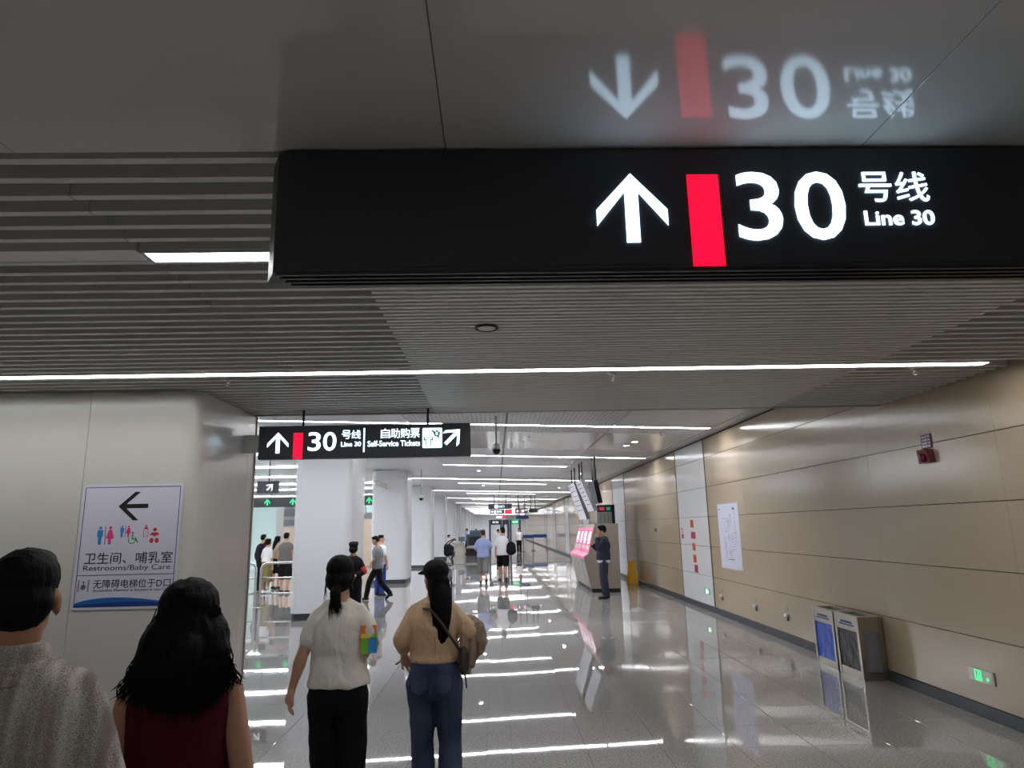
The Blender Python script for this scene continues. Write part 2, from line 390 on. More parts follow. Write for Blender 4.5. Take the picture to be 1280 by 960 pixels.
# vertical metal edge strips between white and beige bays (shadow gaps with steel edge)
for k in range(6):
    for yy in (13.97+9*k, 16.25+9*k):
        MB().box(XR-.012, XR+.03, yy-.012, yy+.012, .11, 3.46).build('edge_strip', 'steeldark', wallr)
struct('baseboard_right', MB().bbox(XR-.02, XR+.05, YB, YF, 0, .108, .004, 1), 'skirt', 'dark grey skirting along the beige wall', 'baseboard')
struct('trim_1', MB().hexa([(4.08, Y_EDGE, 3.5), (XR+.1, Y_EDGE, 3.5), (XR+.1, YF, 3.5), (4.08, YF, 3.5), (4.08, Y_EDGE, 3.62), (XR+.1, Y_EDGE, 3.62), (XR+.1, YF, 3.62), (4.08, YF, 3.62)]), 'trimgrey', 'pale grey ceiling trim above the beige wall', 'trim')

# other shell walls (mostly out of view)
struct('wall_left', MB().box(XL-.1, XL, YB, YF, 0, 4.4), 'wpanel', 'white outer wall far across the paid area', 'wall')
struct('wall_far', MB().box(XL, XR, YF-.1, YF, 0, 4.4), 'colwhite', 'white end wall at the far end of the hall', 'wall')
struct('wall_back', MB().box(-6, XR, YB-.1, YB, 0, 3.6), 'nearcol', 'white wall behind the viewer', 'wall')
struct('wall_near_left', MB().box(-6.1, -6, YB, 5.95, 0, 3.6), 'nearcol', 'white wall left of the passage', 'wall')

# ------------------------------------------------------------------ setting: near ceiling
cn = struct('ceiling_near', MB().box(-6, XR, YB, Y_EDGE, 3.34, 3.42).box(-6, XR, Y_EDGE-.01, Y_EDGE+.02, 3.0, 4.3, 1), ['plenum', 'trimgrey'], 'low ceiling of glossy grey panels and metal slats', 'ceiling')
PX = [-5.85, -4.43, -3.0, -1.58, -.15, 1.27, 2.70, XR]
PY = [YB, -4.0, -1.6, 0.7-.3, 2.07]
for i in range(len(PX)-1):
    for j in range(len(PY)-1):
        me = MB().bbox(PX[i]+.0015, PX[i+1]-.0015, PY[j]+.0015, PY[j+1]-.0015, 3.0, 3.05, .0015, 1).mesh('panel'); me.materials.append(M['ceilgloss'])
        piece('panel', me, cn, (0, 0, 0))
PITCH_S = 0.1277
def slat_mesh(x0, x1, w, mt):
    me = MB().box(x0, x1, 0, w, 0, .11).mesh('slat'); me.materials.append(M[mt]); return me
sA, sB = slat_mesh(-6, -1.583, .036, 'slat'), slat_mesh(-1.578, XR-.02, .036, 'slat')
sC = slat_mesh(-.65, 3.08, .036, 'slatmid')
y = 2.105; i = 0
slat_y = []
while y < Y_EDGE-.04:
    slat_y.append(y); y += PITCH_S
for y in slat_y:
    if abs(y+.018-2.93) < .05 or abs(y+.018-5.30) < .06: continue
    off = random.uniform(-.004, .004)
    piece('slat', sA, cn, (0, y, 3.0+random.uniform(-.001, .001))); piece('slat', sB, cn, (off, y, 3.0))
    if y+PITCH_S/2 > 3.05 and abs(y+PITCH_S/2+.018-5.30) > .07 and y+PITCH_S/2 < Y_EDGE-.05:
        piece('slat', sC, cn, (0, y+PITCH_S/2, 3.0))
MB().box(-6, XR-.02, Y_EDGE-.06, Y_EDGE-.012, 2.995, 3.12).build('edge_profile', 'trimgrey', cn)
# blank cover panel beside the square light
MB().bbox(-6, -1.60, 2.869, 2.991, 3.0, 3.11, .002, 1).build('cover_panel', 'slatmid', cn)

def light_bar(name, label, x0, x1, y, w, z, mt, group, parts=2):
    t = thing(name, label, 'light', ((x0+x1)/2, y, z(0) if callable(z) else z), 0, group)
    zf = z if callable(z) else (lambda x_: z)
    def slab(mb, xa, xb, ya, yb, dz0, dz1):
        mb.hexa([(xa, ya, zf(xa)+dz0), (xb, ya, zf(xb)+dz0), (xb, yb, zf(xb)+dz0), (xa, yb, zf(xa)+dz0), (xa, ya, zf(xa)+dz1), (xb, ya, zf(xb)+dz1), (xb, yb, zf(xb)+dz1), (xa, yb, zf(xa)+dz1)])
    mb = MB(); slab(mb, x0-.02, x1+.02, y-w/2-.012, y-w/2, -.012, .0); slab(mb, x0-.02, x1+.02, y+w/2, y+w/2+.012, -.012, .0)
    slab(mb, x0-.02, x0, y-w/2, y+w/2, -.012, .0); slab(mb, x1, x1+.02, y-w/2, y+w/2, -.012, .0)
    mb.build('housing', 'housing', t)
    L = (x1-x0)/parts
    for k in range(parts):
        mb = MB(); slab(mb, x0+L*k+.002, x0+L*(k+1)-.002, y-w/2, y+w/2, -.008, .0); mb.build('diffuser', mt, t)
    return t
light_bar('strip_light', 'long white light strip across the slatted near ceiling', -6, 4.05, 5.30, .10, 3.0, 'nearlight', None, 4)
light_bar('panel_light', 'short bright light panel in the slats left of the big sign', -1.56, 2.6, 2.93, .10, 3.0, 'nearlight', None, 2)
MB().box(-1.58, 2.62, 2.869, 2.991, 3.001, 3.11).build('light_recess', 'slat', cn)
MB().box(-6, 4.07, 5.238, 5.362, 3.001, 3.11).build('light_recess', 'slat', cn)
light_bar('strip_light', 'added fill light strip, unseen behind the viewer', -3.6, 1.2, -1.2, .11, 3.0, 'rearfill', None, 2)  # added out of view to brighten the backs of the front walkers
def sprinkler(x, y, z, label):
    t = thing('sprinkler', label, 'sprinkler', (x, y, z), 0, 'ceiling sprinklers')
    MB().lathe([(.03, 0), (.03, -.008), (.01, -.012), (.01, -.04)], (x, y, z)).build('body', 'chrome', t, True)
    MB().lathe([(.018, -.06), (.018, -.064)], (x, y, z)).tube([(x-.012, y, z-.035), (x-.014, y, z-.062)], .002, 6).tube([(x+.012, y, z-.035), (x+.014, y, z-.062)], .002, 6).build('deflector', 'chrome', t, True)
sprinkler(-2.2, 5.52, 3.0, 'small sprinkler head below the slats above the white column')
sprinkler(1.0, 5.50, 3.0, 'small sprinkler head in the middle of the slatted ceiling')
sprinkler(3.55, 5.46, 3.0, 'small sprinkler head in the slats near the beige wall')
t = thing('ceiling_ring', 'round ring fitting set in the slats behind the big sign', 'ceiling fitting', (-.04, 4.12, 3.0))
MB().lathe([(.072, 0), (.078, -.006), (.066, -.012), (.06, -.004)], (-.04, 4.12, 2.998), n=28).build('ring', 'black', t, True)
MB().lathe([(.058, 0), (.056, -.008), (.03, -.01)], (-.04, 4.12, 2.998), n=24).build('grille', 'slatmid', t, True)

# ------------------------------------------------------------------ setting: hall ceiling (sloping gently down to the right wall)
ch = struct('ceiling', MB().hexa([(-4.5, Y_EDGE, zc(-4.5)+.05), (XR+.1, Y_EDGE, zc(XR)+.05), (XR+.1, YF, zc(XR)+.05), (-4.5, YF, zc(-4.5)+.05),
            (-4.5, Y_EDGE, 4.2), (XR+.1, Y_EDGE, 4.2), (XR+.1, YF, 4.2), (-4.5, YF, 4.2)]).box(XL, -4.5, Y_EDGE, YF, zc(-4.5)+.02, 4.2), 'ceilpanel', 'white panelled hall ceiling with strip lights', 'ceiling')
CX = [-4.5, -1.6, 2.25, 4.09]
tilt = math.atan(.034)
_cm = {}
def ceil_panel(i, y0, y1, mt):
    k = (i, round(y1-y0, 3), mt)
    if k not in _cm:
        me = MB().bbox(.006, (CX[i+1]-CX[i])-.006, .004, (y1-y0)-.004, 0, .03, .002, 1).mesh('panel'); me.materials.append(M[mt]); _cm[k] = me
    piece('panel', _cm[k], ch, (CX[i], y0, zc(CX[i])), (0, tilt, 0))
for r_ in range(60):
    y0 = Y_EDGE+.03+1.5*r_; y1 = y0+1.5
    ph = (y0-Y_EDGE) % 9
    for i in range(3):
        if y0 < 13: mt = 'perf' if i == 1 else 'lined'
        elif y0 < 16: mt = 'ceilgloss'
        else: mt = 'ceilpanel' if ph > 3 else 'lined'
        if y0 < 66: ceil_panel(i, y0, y1, mt)
# long expansion slot
MB().box(.20, .235, Y_EDGE+.05, YF, zc(.2)-.006, zc(.2)+.02).build('expansion_slot', 'black', ch)
LONG = [12.5]+[18.1+8.95*k for k in range(10)]
SHORT = [21.0+8.7*k for k in range(10)]
ORD = ['first', 'second', 'third', 'fourth', 'fifth', 'sixth', 'seventh', 'eighth', 'ninth', 'tenth', 'eleventh', 'twelfth']
for k, y in enumerate(LONG):
    light_bar('strip_light', 'wall-to-column strip light of the hall ceiling, %s from the slatted ceiling' % ORD[k], -4.45, 4.05, y, .11, zc, 'light', 'long hall strip lights', 2)
for k, y in enumerate(SHORT):
    light_bar('strip_light', 'short strip light in the middle of the hall ceiling, %s from the slatted ceiling' % ORD[k], -1.6, 2.22, y, .10, zc, 'light', 'short hall strip lights', 1)
for k, y in enumerate([12.5, 18.1, 22, 26, 30, 34, 40, 48, 60, 75]):
    light_bar('strip_light', 'strip light over the paid area left of the columns, %s row' % ORD[k], -15, -5.2, y, .12, lambda x_: 3.80, 'light', 'paid area strip lights', 2)
def downlight(x, y, label, grp):
    z = zc(x); t = thing('downlight', label, 'light', (x, y, z), 0, grp)
    MB().lathe([(.085, 0), (.085, -.006), (.07, -.01), (.065, -.004)], (x, y, z-.002), n=24).build('ring', 'housing', t, True)
    MB().lathe([(.06, -.001), (.06, -.006)], (x, y, z-.002), n=20).build('lens', 'spot', t)
downlight(3.08, 14.7, 'round downlight by the right wall, nearer of the front pair', 'downlights')
downlight(3.03, 15.4, 'round downlight by the right wall, farther of the front pair', 'downlights')
for k, y in enumerate([23.0, 31.4, 39.8, 48.0]):
    downlight(-.55, y, 'round downlight along the hall centre, %s from the slatted ceiling' % ORD[k], 'downlights')
    downlight(3.0, y+.6, 'round downlight near the right wall, %s beyond the hanging displays' % ORD[k], 'downlights')
for (x, y, lb) in [(.72, 14.05, 'tiny sprinkler head left of the front downlights'), (1.15, 12.9, 'tiny sprinkler head beside the first hall strip light'), (3.3, 13.2, 'tiny sprinkler head close to the wall trim')]:
    sprinkler(x, y, zc(x), lb)

# ------------------------------------------------------------------ near column with restroom sign
t = thing('column', 'near white clad column carrying the restroom sign', 'column', (-4.3, 6.65, 0))
def col_mesh(x0, x1, y0, y1, z0, z1, rad, seg=6):
    mb = MB(); pts = []
    for (cx, cy, a0) in ((x1-rad, y0+rad, -90), (x1-rad, y1-rad, 0), (x0+rad, y1-rad, 90), (x0+rad, y0+rad, 180)):
        for i in range(seg+1): a = R(a0+90*i/seg); pts.append((cx+rad*math.cos(a), cy+rad*math.sin(a)))
    mb.prism(pts, (0, 0, z0), (1, 0, 0), (0, 1, 0), (0, 0, 1), z1-z0); return mb
def smooth_sides(o):
    for p in o.data.polygons: p.use_smooth = abs(p.normal.z) < .5 and max(abs(p.normal.x), abs(p.normal.y)) < .9996
    return o
def shade_auto(o):
    return smooth_sides(o)
MB().box(-5.98, -3.545, 5.925, 7.38, .1, 2.996).build('panel', 'nearcol', t)
# right-hand panel wraps around the rounded corner
pts = [(-3.541, 5.925)]
for i in range(9): a = R(-90+90*i/8); pts.append((-2.6-.13+.13*math.cos(a), 5.925+.13+.13*math.sin(a)))
pts += [(-2.6, 7.16), (-3.541, 7.16)]
o = MB().prism(pts, (0, 0, .1), (1, 0, 0), (0, 1, 0), (0, 0, 1), 2.895).build('panel', 'nearcol', t)
smooth_sides(o)
o.data.set_sharp_from_angle(angle=R(40))
MB().box(-3.5, -2.6, 7.163, 7.38, .1, 2.996).build('panel', 'nearcol', t)
MB().box(-5.98, -2.612, 5.937, 7.37, 0, .1).build('skirting', 'skirt', t)
MB().bbox(-2.615, -2.588, 7.36, 7.392, .1, 3.0, .004, 1).build('corner_strip', 'steel', t)

# ------------------------------------------------------------------ hall columns
COLY = [14.4+9.0*k for k in range(10)]
clab = ['white column nearest the viewer behind the ticket sign', 'second white column of the hall row, camera mounted on its face', 'third white column of the hall row, small dome camera before it']
for k, y in enumerate(COLY):
    lb = clab[k] if k < 3 else 'white clad column of the hall row, %s from the viewer' % ORD[k]
    x0, x1 = -4.22, -3.02
    ya, yb = y, y+1.6
    t = thing('column', lb, 'column', ((x0+x1)/2, y+.9, 0), 0, 'row of white hall columns')
    z1 = zc(x0)-.01
    for (a, b_) in ((.13, z1-.02),):
        o = col_mesh(x0, x1, ya, yb, a, b_, .16).build('cladding', 'colwhite', t); shade_auto(o); o.data.set_sharp_from_angle(angle=R(40))
    o = col_mesh(x0+.012, x1-.012, ya+.012, yb-.012, 0, .13, .15).build('skirting', 'skirt', t); shade_auto(o); o.data.set_sharp_from_angle(angle=R(40))
    o = col_mesh(x0+.1, x1-.1, ya+.1, yb-.1, z1-.05, z1+.12, .1).build('shadow_gap', 'darkgap', t)

# ------------------------------------------------------------------ big overhead sign
YS = 2.05
t = thing('overhead_sign', 'big black lit overhead sign reading 30 Line 30 under the glossy ceiling', 'sign', (1.0, 2.1, 2.99))
Z0, Z1 = 2.565, 2.99
mb = MB(); mb.prism([(-.665, 0), (3.2, 0), (3.2, .10), (-.75, .10), (-.705, .012)], (0, YS, Z0), (1, 0, 0), (0, 1, 0), (0, 0, 1), Z1-Z0)
mb.build('housing', 'signblack', t)
MB().box(-.64, 3.1, YS-.003, YS, Z0+.012, Z1-.004).build('face_panel', 'signblack', t)
for k in range(4):
    mb = MB(); mb.prism([(-.69+.01*k, .004+.022*k), (3.2, .004+.022*k), (3.2, .016+.022*k), (-.7+.01*k, .016+.022*k)], (0, YS, Z0-.010-.004*k), (1, 0, 0), (0, 1, 0), (0, 0, 1), .012+.004*k)
    mb.build('bottom_rail', 'signdark', t)
for xk in (-.3, 1.62, 2.9): MB().box(xk, xk+.05, YS+.02, YS+.08, Z1, 3.0).build('mount', 'black', t)
fr = FR_S((0, YS-.003, 0))
flat([[(p[0]+.465, p[1]+2.775) for p in arrow_pts(.235, .245, .19, .27)]], fr, 'letter', t, 'arrow', .004)
flat([rect(.655, .76, 2.568, 2.892)], fr, 'redlit', t, 'red_bar', .004)
text('3', fr, .815, .965, 2.655, 2.9, 'letter', t, .008, depth=.004)
text('0', fr, 1.01, 1.18, 2.655, 2.9, 'letter', t, .008, depth=.004)
text('号', fr, 1.235, 1.345, 2.79, 2.897, 'letter', t, .002, depth=.004)
text('线', fr, 1.36, 1.47, 2.79, 2.897, 'letter', t, .002, depth=.004)
text('Line 30', fr, 1.24, 1.475, 2.705, 2.757, 'letter', t, .012, depth=.004)

# ------------------------------------------------------------------ second overhead sign
t = thing('overhead_sign', 'black lit sign for line 30 and self-service tickets beside the near column', 'sign', (-1.35, 7.03, 2.83))
mb = MB().bbox(-2.44, -.25, 7.0, 7.09, 2.485, 2.83, .006, 1); mb.build('housing', 'signblack', t)
MB().box(-.315, -.252, 6.996, 7.0, 2.49, 2.825).build('end_cap', 'signdark', t)
MB().bbox(-2.6, -2.44, 7.01, 7.07, 2.56, 2.74, .004, 1).build('wall_bracket', 'trimgrey', t)
for xk in (-2.0, -.7): MB().tube([(xk, 7.045, 2.83), (xk, 7.045, 3.0)], .012).build('hanger', 'black', t)
fr = FR_S((0, 7.0, 0))
flat([[(p[0]-2.24, p[1]+2.655) for p in arrow_pts(.215, .215, .18, .22)]], fr, 'letter', t, 'arrow', .004)
flat([rect(-2.08, -1.985, 2.488, 2.755)], fr, 'redlit', t, 'red_bar', .004)
text('3', fr, -1.93, -1.80, 2.565, 2.76, 'letter', t, .008)
text('0', fr, -1.775, -1.64, 2.565, 2.76, 'letter', t, .008)
text('号线', fr, -1.59, -1.385, 2.685, 2.775, 'letter', t, .0)
text('Line 30', fr, -1.59, -1.385, 2.605, 2.655, 'letter', t, .01)
flat([rect(-1.36, -1.347, 2.545, 2.795)], fr, 'letter', t, 'divider', .004)
text('自助购票', fr, -1.185, -.775, 2.685, 2.785, 'letter', t, .0)
text('Self-Service Tickets', fr, -1.315, -.775, 2.60, 2.66, 'letter', t, .01)
ic = flat([rrect(-.75, -.545, 2.575, 2.785, .015)], fr, 'tealicon', t, 'ticket_icon', .004)
fi = FR_S((0, 6.996, 0))
flat([disc(-.60, 2.725, .032, 18)], fi, 'ink', ic, 'coin', .002)
text('¥', FR_S((0, 6.994, 0)), -.618, -.582, 2.703, 2.747, 'tealicon', ic, .01)
flat([rect(-.735, -.715, 2.655, 2.665), rect(-.735, -.725, 2.655, 2.685), rect(-.735, -.64, 2.68, 2.686), rect(-.65, -.64, 2.655, 2.685), rect(-.66, -.64, 2.655, 2.665), rect(-.715, -.709, 2.595, 2.665), rect(-.666, -.66, 2.595, 2.665), rect(-.715, -.66, 2.595, 2.6)], fi, 'ink', ic, 'ticket_outline', .002)
flat([[(-.655, 2.755), (-.645, 2.765), (-.57, 2.685), (-.58, 2.675)]], fi, 'ink', ic, 'slash', .0015)
flat([rot2(arrow_pts(.20, .215, .18, .22), R(-45), -.435, 2.69)], fr, 'letter', t, 'arrow', .004)

# ------------------------------------------------------------------ restroom sign
t = thing('restroom_sign', 'white restroom and baby care sign with black left arrow on the near column', 'sign', (-3.105, 5.92, 1.665))
def fS(d): return FR_S((0, 5.925-d, 0))
flat([rrect(-3.525, -2.68, 1.155, 2.18, .02)], fS(0), 'paper', t, 'board', .006)
def frame_ring(u0, u1, v0, v1, w): return [rect(u0, u1, v0, v0+w), rect(u0, u1, v1-w, v1), rect(u0, u0+w, v0+w, v1-w), rect(u1-w, u1, v0+w, v1-w)]
flat(frame_ring(-3.505, -2.70, 1.175, 2.16, .006), fS(.006), 'navyline', t, 'border', .001)
f6 = fS(.006)
flat([rot2(arrow_pts(.24, .25, .15, .22), R(90), -3.09, 1.995)], f6, 'ink', t, 'arrow', .001)
def man(cx, cz, s): return [disc(cx, cz+.062*s, .013*s, 12), [(cx-.022*s, cz+.045*s), (cx+.022*s, cz+.045*s), (cx+.024*s, cz-.01*s), (cx+.014*s, cz-.01*s), (cx+.012*s, cz-.075*s), (cx-.012*s, cz-.075*s), (cx-.014*s, cz-.01*s), (cx-.024*s, cz-.01*s)]]
def woman(cx, cz, s): return [disc(cx, cz+.062*s, .013*s, 12), [(cx-.014*s, cz+.045*s), (cx+.014*s, cz+.045*s), (cx+.032*s, cz-.025*s), (cx+.012*s, cz-.03*s), (cx+.011*s, cz-.075*s), (cx-.011*s, cz-.075*s), (cx-.012*s, cz-.03*s), (cx-.032*s, cz-.025*s)]]
flat(man(-3.345, 1.755, 1), f6, 'iconblue', t, 'man_icon', .001)
flat([[(-3.302, 1.68), (-3.297, 1.68), (-3.302, 1.83), (-3.307, 1.83)]], f6, 'ink', t, 'icon_divider', .001)
flat(woman(-3.262, 1.755, 1), f6, 'iconpink', t, 'woman_icon', .001)
flat(man(-3.165, 1.785, .65), f6, 'iconblue', t, 'man_icon', .001)
flat([rect(-3.138, -3.135, 1.74, 1.835)], f6, 'ink', t, 'icon_divider', .001)
flat(woman(-3.11, 1.785, .65), f6, 'iconpink', t, 'woman_icon', .001)
ring = []
for k in range(14):
    a0, a1 = R(150+k*18), R(150+(k+1)*18); ring.append([(-3.075+.034*math.cos(a), 1.715+.034*math.sin(a)) for a in (a0, a1)] + [(-3.075+.027*math.cos(a), 1.715+.027*math.sin(a)) for a in (a1, a0)])
flat(ring+[disc(-3.073, 1.772, .009, 10), rect(-3.078, -3.068, 1.72, 1.76), rect(-3.078, -3.04, 1.715, 1.724), [(-3.045, 1.72), (-3.037, 1.722), (-3.02, 1.69), (-3.03, 1.688)]], f6, 'icongreen', t, 'wheelchair_icon', .001)
flat([rect(-2.985, -2.982, 1.735, 1.80), rect(-2.948, -2.945, 1.735, 1.80), rect(-2.985, -2.945, 1.735, 1.738), [(-2.985, 1.80), (-2.945, 1.80), (-2.957, 1.818), (-2.973, 1.818)], disc(-2.965, 1.828, .008, 8)], f6, 'iconred', t, 'bottle_icon', .001)
flat([disc(-2.89, 1.795, .016, 14), [(-2.915, 1.772), (-2.865, 1.772), (-2.85, 1.748), (-2.872, 1.75), (-2.89, 1.735), (-2.908, 1.75), (-2.93, 1.748)], disc(-2.912, 1.705, .017, 10, .022), disc(-2.868, 1.705, .017, 10, .022)], f6, 'iconred', t, 'baby_icon', .001)
text('卫生间、哺乳室', f6, -3.455, -2.725, 1.52, 1.615, 'ink', t, .005, depth=.001)
text('Restrooms/Baby Care', f6, -3.455, -2.735, 1.455, 1.51, 'ink', t, .0, depth=.001)
flat([rect(-3.50, -2.705, 1.428, 1.433)], f6, 'ink', t, 'rule_line', .001)
text('无障碍电梯位于D口', f6, -3.36, -2.725, 1.325, 1.395, 'ink', t, .004, depth=.001)
text('Accessible Elevator is located at exit D', f6, -3.36, -2.76, 1.298, 1.318, 'ink', t, .0, depth=.001)
flat([rect(-3.485, -3.475, 1.30, 1.395), rect(-3.405, -3.395, 1.30, 1.395)] + [disc(-3.44, 1.375, .009, 10), disc(-3.44, 1.335, .022, 12), rect(-3.444, -3.436, 1.33, 1.37)], f6, 'inkgrey', t, 'lift_icon', .001)
w1 = [(-3.5+.79*i/20, 1.205+.045*math.sin(math.pi*(i/20)**.75)) for i in range(21)]
flat([[(-3.5, 1.18), (-2.71, 1.18)]+w1[::-1]], f6, 'blue', t, 'wave_band', .001)
w2 = [(-3.5+.79*i/20, 1.19+.025*math.sin(math.pi*(i/20)**1.2)) for i in range(21)]
flat([[(-3.5, 1.18), (-2.71, 1.18)]+w2[::-1]], fS(.007), 'blue2', t, 'wave_band', .001)

# ------------------------------------------------------------------ things on the right wall
FW = lambda d=0: FR_W((XR-d, 0, 0))     # u runs towards the viewer: u = -y
t = thing('route_map_poster', 'white route map poster taped to the beige wall', 'poster', (XR, 12.8, 1.5))
flat([rect(-13.36, -12.22, .91, 2.11)], FW(0), 'paper', t, 'sheet', .003)
mb = MB(); rr = random.Random(3)
for k in range(46):
    u = -13.2+rr.random()*.62; v = 1.2+rr.random()*.72
    if rr.random() < .5: mb.prism(rect(u, u+.06+rr.random()*.22, v, v+.006), FW(.003)['o'], (0, -1, 0), (0, 0, 1), (-1, 0, 0), .001)
    else: mb.prism(rect(u, u+.006, v-.15*rr.random()-.05, v), FW(.003)['o'], (0, -1, 0), (0, 0, 1), (-1, 0, 0), .001)
mb.build('route_lines', 'inkgrey', t)
mb = MB()
for k in range(18): mb.prism(rect(-12.5, -12.42+.05*rr.random(), 1.98-k*.036, 1.985-k*.036), FW(.003)['o'], (0, -1, 0), (0, 0, 1), (-1, 0, 0), .001)
mb.prism(rect(-12.53, -12.41, 1.985, 2.03), FW(.003)['o'], (0, -1, 0), (0, 0, 1), (-1, 0, 0), .001)
mb.prism(rect(-13.3, -13.2, 2.0, 2.02), FW(.003)['o'], (0, -1, 0), (0, 0, 1), (-1, 0, 0), .001)
mb.prism(rect(-12.95, -12.6, 1.08, 1.095), FW(.003)['o'], (0, -1, 0), (0, 0, 1), (-1, 0, 0), .001)
mb.build('caption_lines', 'inkgrey', t)

t = thing('fire_alarm', 'dark red sounder and call plate high on the beige wall', 'alarm', (XR, 6.66, 2.43))
pl = MB().bbox(XR-.012, XR, 6.585, 6.745, 2.44, 2.585, .003, 1).build('plate', 'firered', t)
mb = MB(); rr = random.Random(5)
for k in range(4):
    for j in range(3):
        mb.box(XR-.0135, XR-.012, 6.60+.045*j, 6.625+.045*j+.012*rr.random(), 2.455+.032*k, 2.468+.032*k+.008*rr.random())
mb.build('print_marks', 'paper', pl)
o = MB(); o.hexa([(XR-.05, 6.575, 2.295), (XR, 6.565, 2.30), (XR, 6.775, 2.30), (XR-.05, 6.765, 2.295), (XR-.075, 6.60, 2.43), (XR, 6.59, 2.43), (XR, 6.75, 2.43), (XR-.075, 6.74, 2.43)])
o.build('sounder', 'firered', t)
MB().lathe([(.045, 0), (.04, .02), (.02, .03)], (XR-.06, 6.67, 2.35), (-1, 0, 0), 16).build('lens', 'firered', t, True)

def exit_sign(y0, y1, z0, z1, label, arrow=True):
    t = thing('exit_sign', label, 'exit sign', (XR, (y0+y1)/2, z0), 0, 'green exit signs along the wall')
    MB().bbox(XR-.014, XR, y0, y1, z0, z1, .004, 1).build('plate', 'steel', t)
    w = y1-y0; h = z1-z0; f = FW(.014); U = lambda a: -y1+a*w
    flat([rect(U(.25), U(.52), z0+.12*h, z0+.2*h), rect(U(.25), U(.52), z0+.82*h, z0+.9*h), rect(U(.25), U(.29), z0+.2*h, z0+.82*h), rect(U(.48), U(.52), z0+.2*h, z0+.82*h)], f, 'greenlit', t, 'door_symbol', .002)
    flat([disc(U(.4), z0+.7*h, .09*h, 10), [(U(.34), z0+.3*h), (U(.38), z0+.28*h), (U(.41), z0+.45*h), (U(.46), z0+.3*h), (U(.47), z0+.36*h), (U(.43), z0+.6*h), (U(.36), z0+.6*h)]], f, 'greenlit', t, 'running_figure', .002)
    if arrow: flat([rot2(arrow_pts(.32*h, .38*h, .2, .3), R(-90), U(.74), z0+.35*h)], f, 'greenlit', t, 'arrow', .002)
    return t
exit_sign(6.21, 6.54, .30, .415, 'green lit exit sign low on the beige wall right of the bins')
t = thing('exit_sign', 'small green and white exit sign low on the white bay by the poster', 'exit sign', (XR, 14.43, .32), 0, 'green exit signs along the wall')
MB().bbox(XR-.012, XR, 14.26, 14.6, .315, .435, .003, 1).build('plate', 'green2', t)
flat([rect(-14.5, -14.36, .33, .42), [(-14.34, .345), (-14.29, .375), (-14.34, .405)]], FW(.012), 'whitelit', t, 'door_symbol', .002)
t = thing('exit_sign', 'tiny green exit sign on the farther white bay behind the caution board', 'exit sign', (XR, 23.2, .5), 0, 'green exit signs along the wall')
MB().bbox(XR-.012, XR, 22.98, 23.4, .44, .58, .003, 1).build('plate', 'trimgrey', t)
flat([rect(-23.3, -23.12, .47, .55)], FW(.012), 'green2', t, 'door_symbol', .002)

for (yy, lb) in [(13.47, 'small white wall socket box below the poster, farthest of four'), (11.75, 'small white wall socket box, second beyond the bins'), (10.5, 'small white wall socket box, next beyond the bins'), (9.32, 'small white wall socket box hidden partly by the blue-bag bin')]:
    t = thing('wall_socket', lb, 'socket', (XR, yy, .37), 0, 'small wall socket boxes')
    MB().bbox(XR-.045, XR, yy-.05, yy+.05, .36, .40, .006, 2).build('cover', 'white', t)
    MB().bbox(XR-.032, XR, yy-.03, yy+.03, .30, .365, .006, 2).build('body', 'baggrey', t)
    MB().box(XR-.003, XR, yy-.012, yy+.012, .44, .50).build('label_tag', 'inkgrey', t)
t = thing('wall_switch', 'small dark switch on the beige wall left of the stickers', 'switch', (XR, 18.67, 1.6))
MB().bbox(XR-.02, XR, 18.6, 18.74, 1.56, 1.66, .004, 1).build('plate', 'greyband', t); MB().bbox(XR-.03, XR-.02, 18.64, 18.70, 1.58, 1.63, .003, 1).build('button', 'ink', t)

stk = [(15.2, 1.75, .26, .17, 'orange', 'topmost'), (15.15, 1.50, .34, .15, 'magenta', 'second from top'), (15.17, 1.25, .24, .16, 'orange', 'third from top'), (15.16, 1.0, .24, .17, 'orange', 'fourth from top'), (15.1, .79, .26, .16, 'magenta', 'lowest')]
for (yy, zz, w, h, mt, ps) in stk:
    t = thing('wall_sticker', '%s cut-out character sticker on the white bay, %s of the column of five' % ('orange' if mt == 'orange' else 'magenta', ps), 'sticker', (XR, yy, zz), 0, 'column of character stickers')
    rr = random.Random(int(zz*100))
    flat([rect(-yy-w/2, -yy+w/2, zz-h/2, zz+h/2)], FW(0), mt, t, 'sheet', .002)
    mb = MB()
    for k in range(5):
        a = -yy-w/2+.02+rr.random()*(w-.1); c = zz-h/2+.01+k*h/5.5
        mb.prism(rect(a, a+.05+rr.random()*.05, c, c+h*.09), FW(.002)['o'], (0, -1, 0), (0, 0, 1), (-1, 0, 0), .001)
    mb.build('stroke_marks', 'maroon', t)
t = thing('wall_sticker', 'small narrow sticker left of the column of five on the white bay', 'sticker', (XR, 16.0, 1.5))
flat([rect(-16.08, -15.98, 1.60, 1.66)], FW(0), 'orange', t, 'orange_piece', .002); flat([rect(-16.1, -15.93, 1.42, 1.52)], FW(0), 'magenta', t, 'magenta_piece', .002)
flat([rect(-16.06, -15.99, 1.54, 1.585)], FW(0), 'orange', t, 'orange_piece', .002)

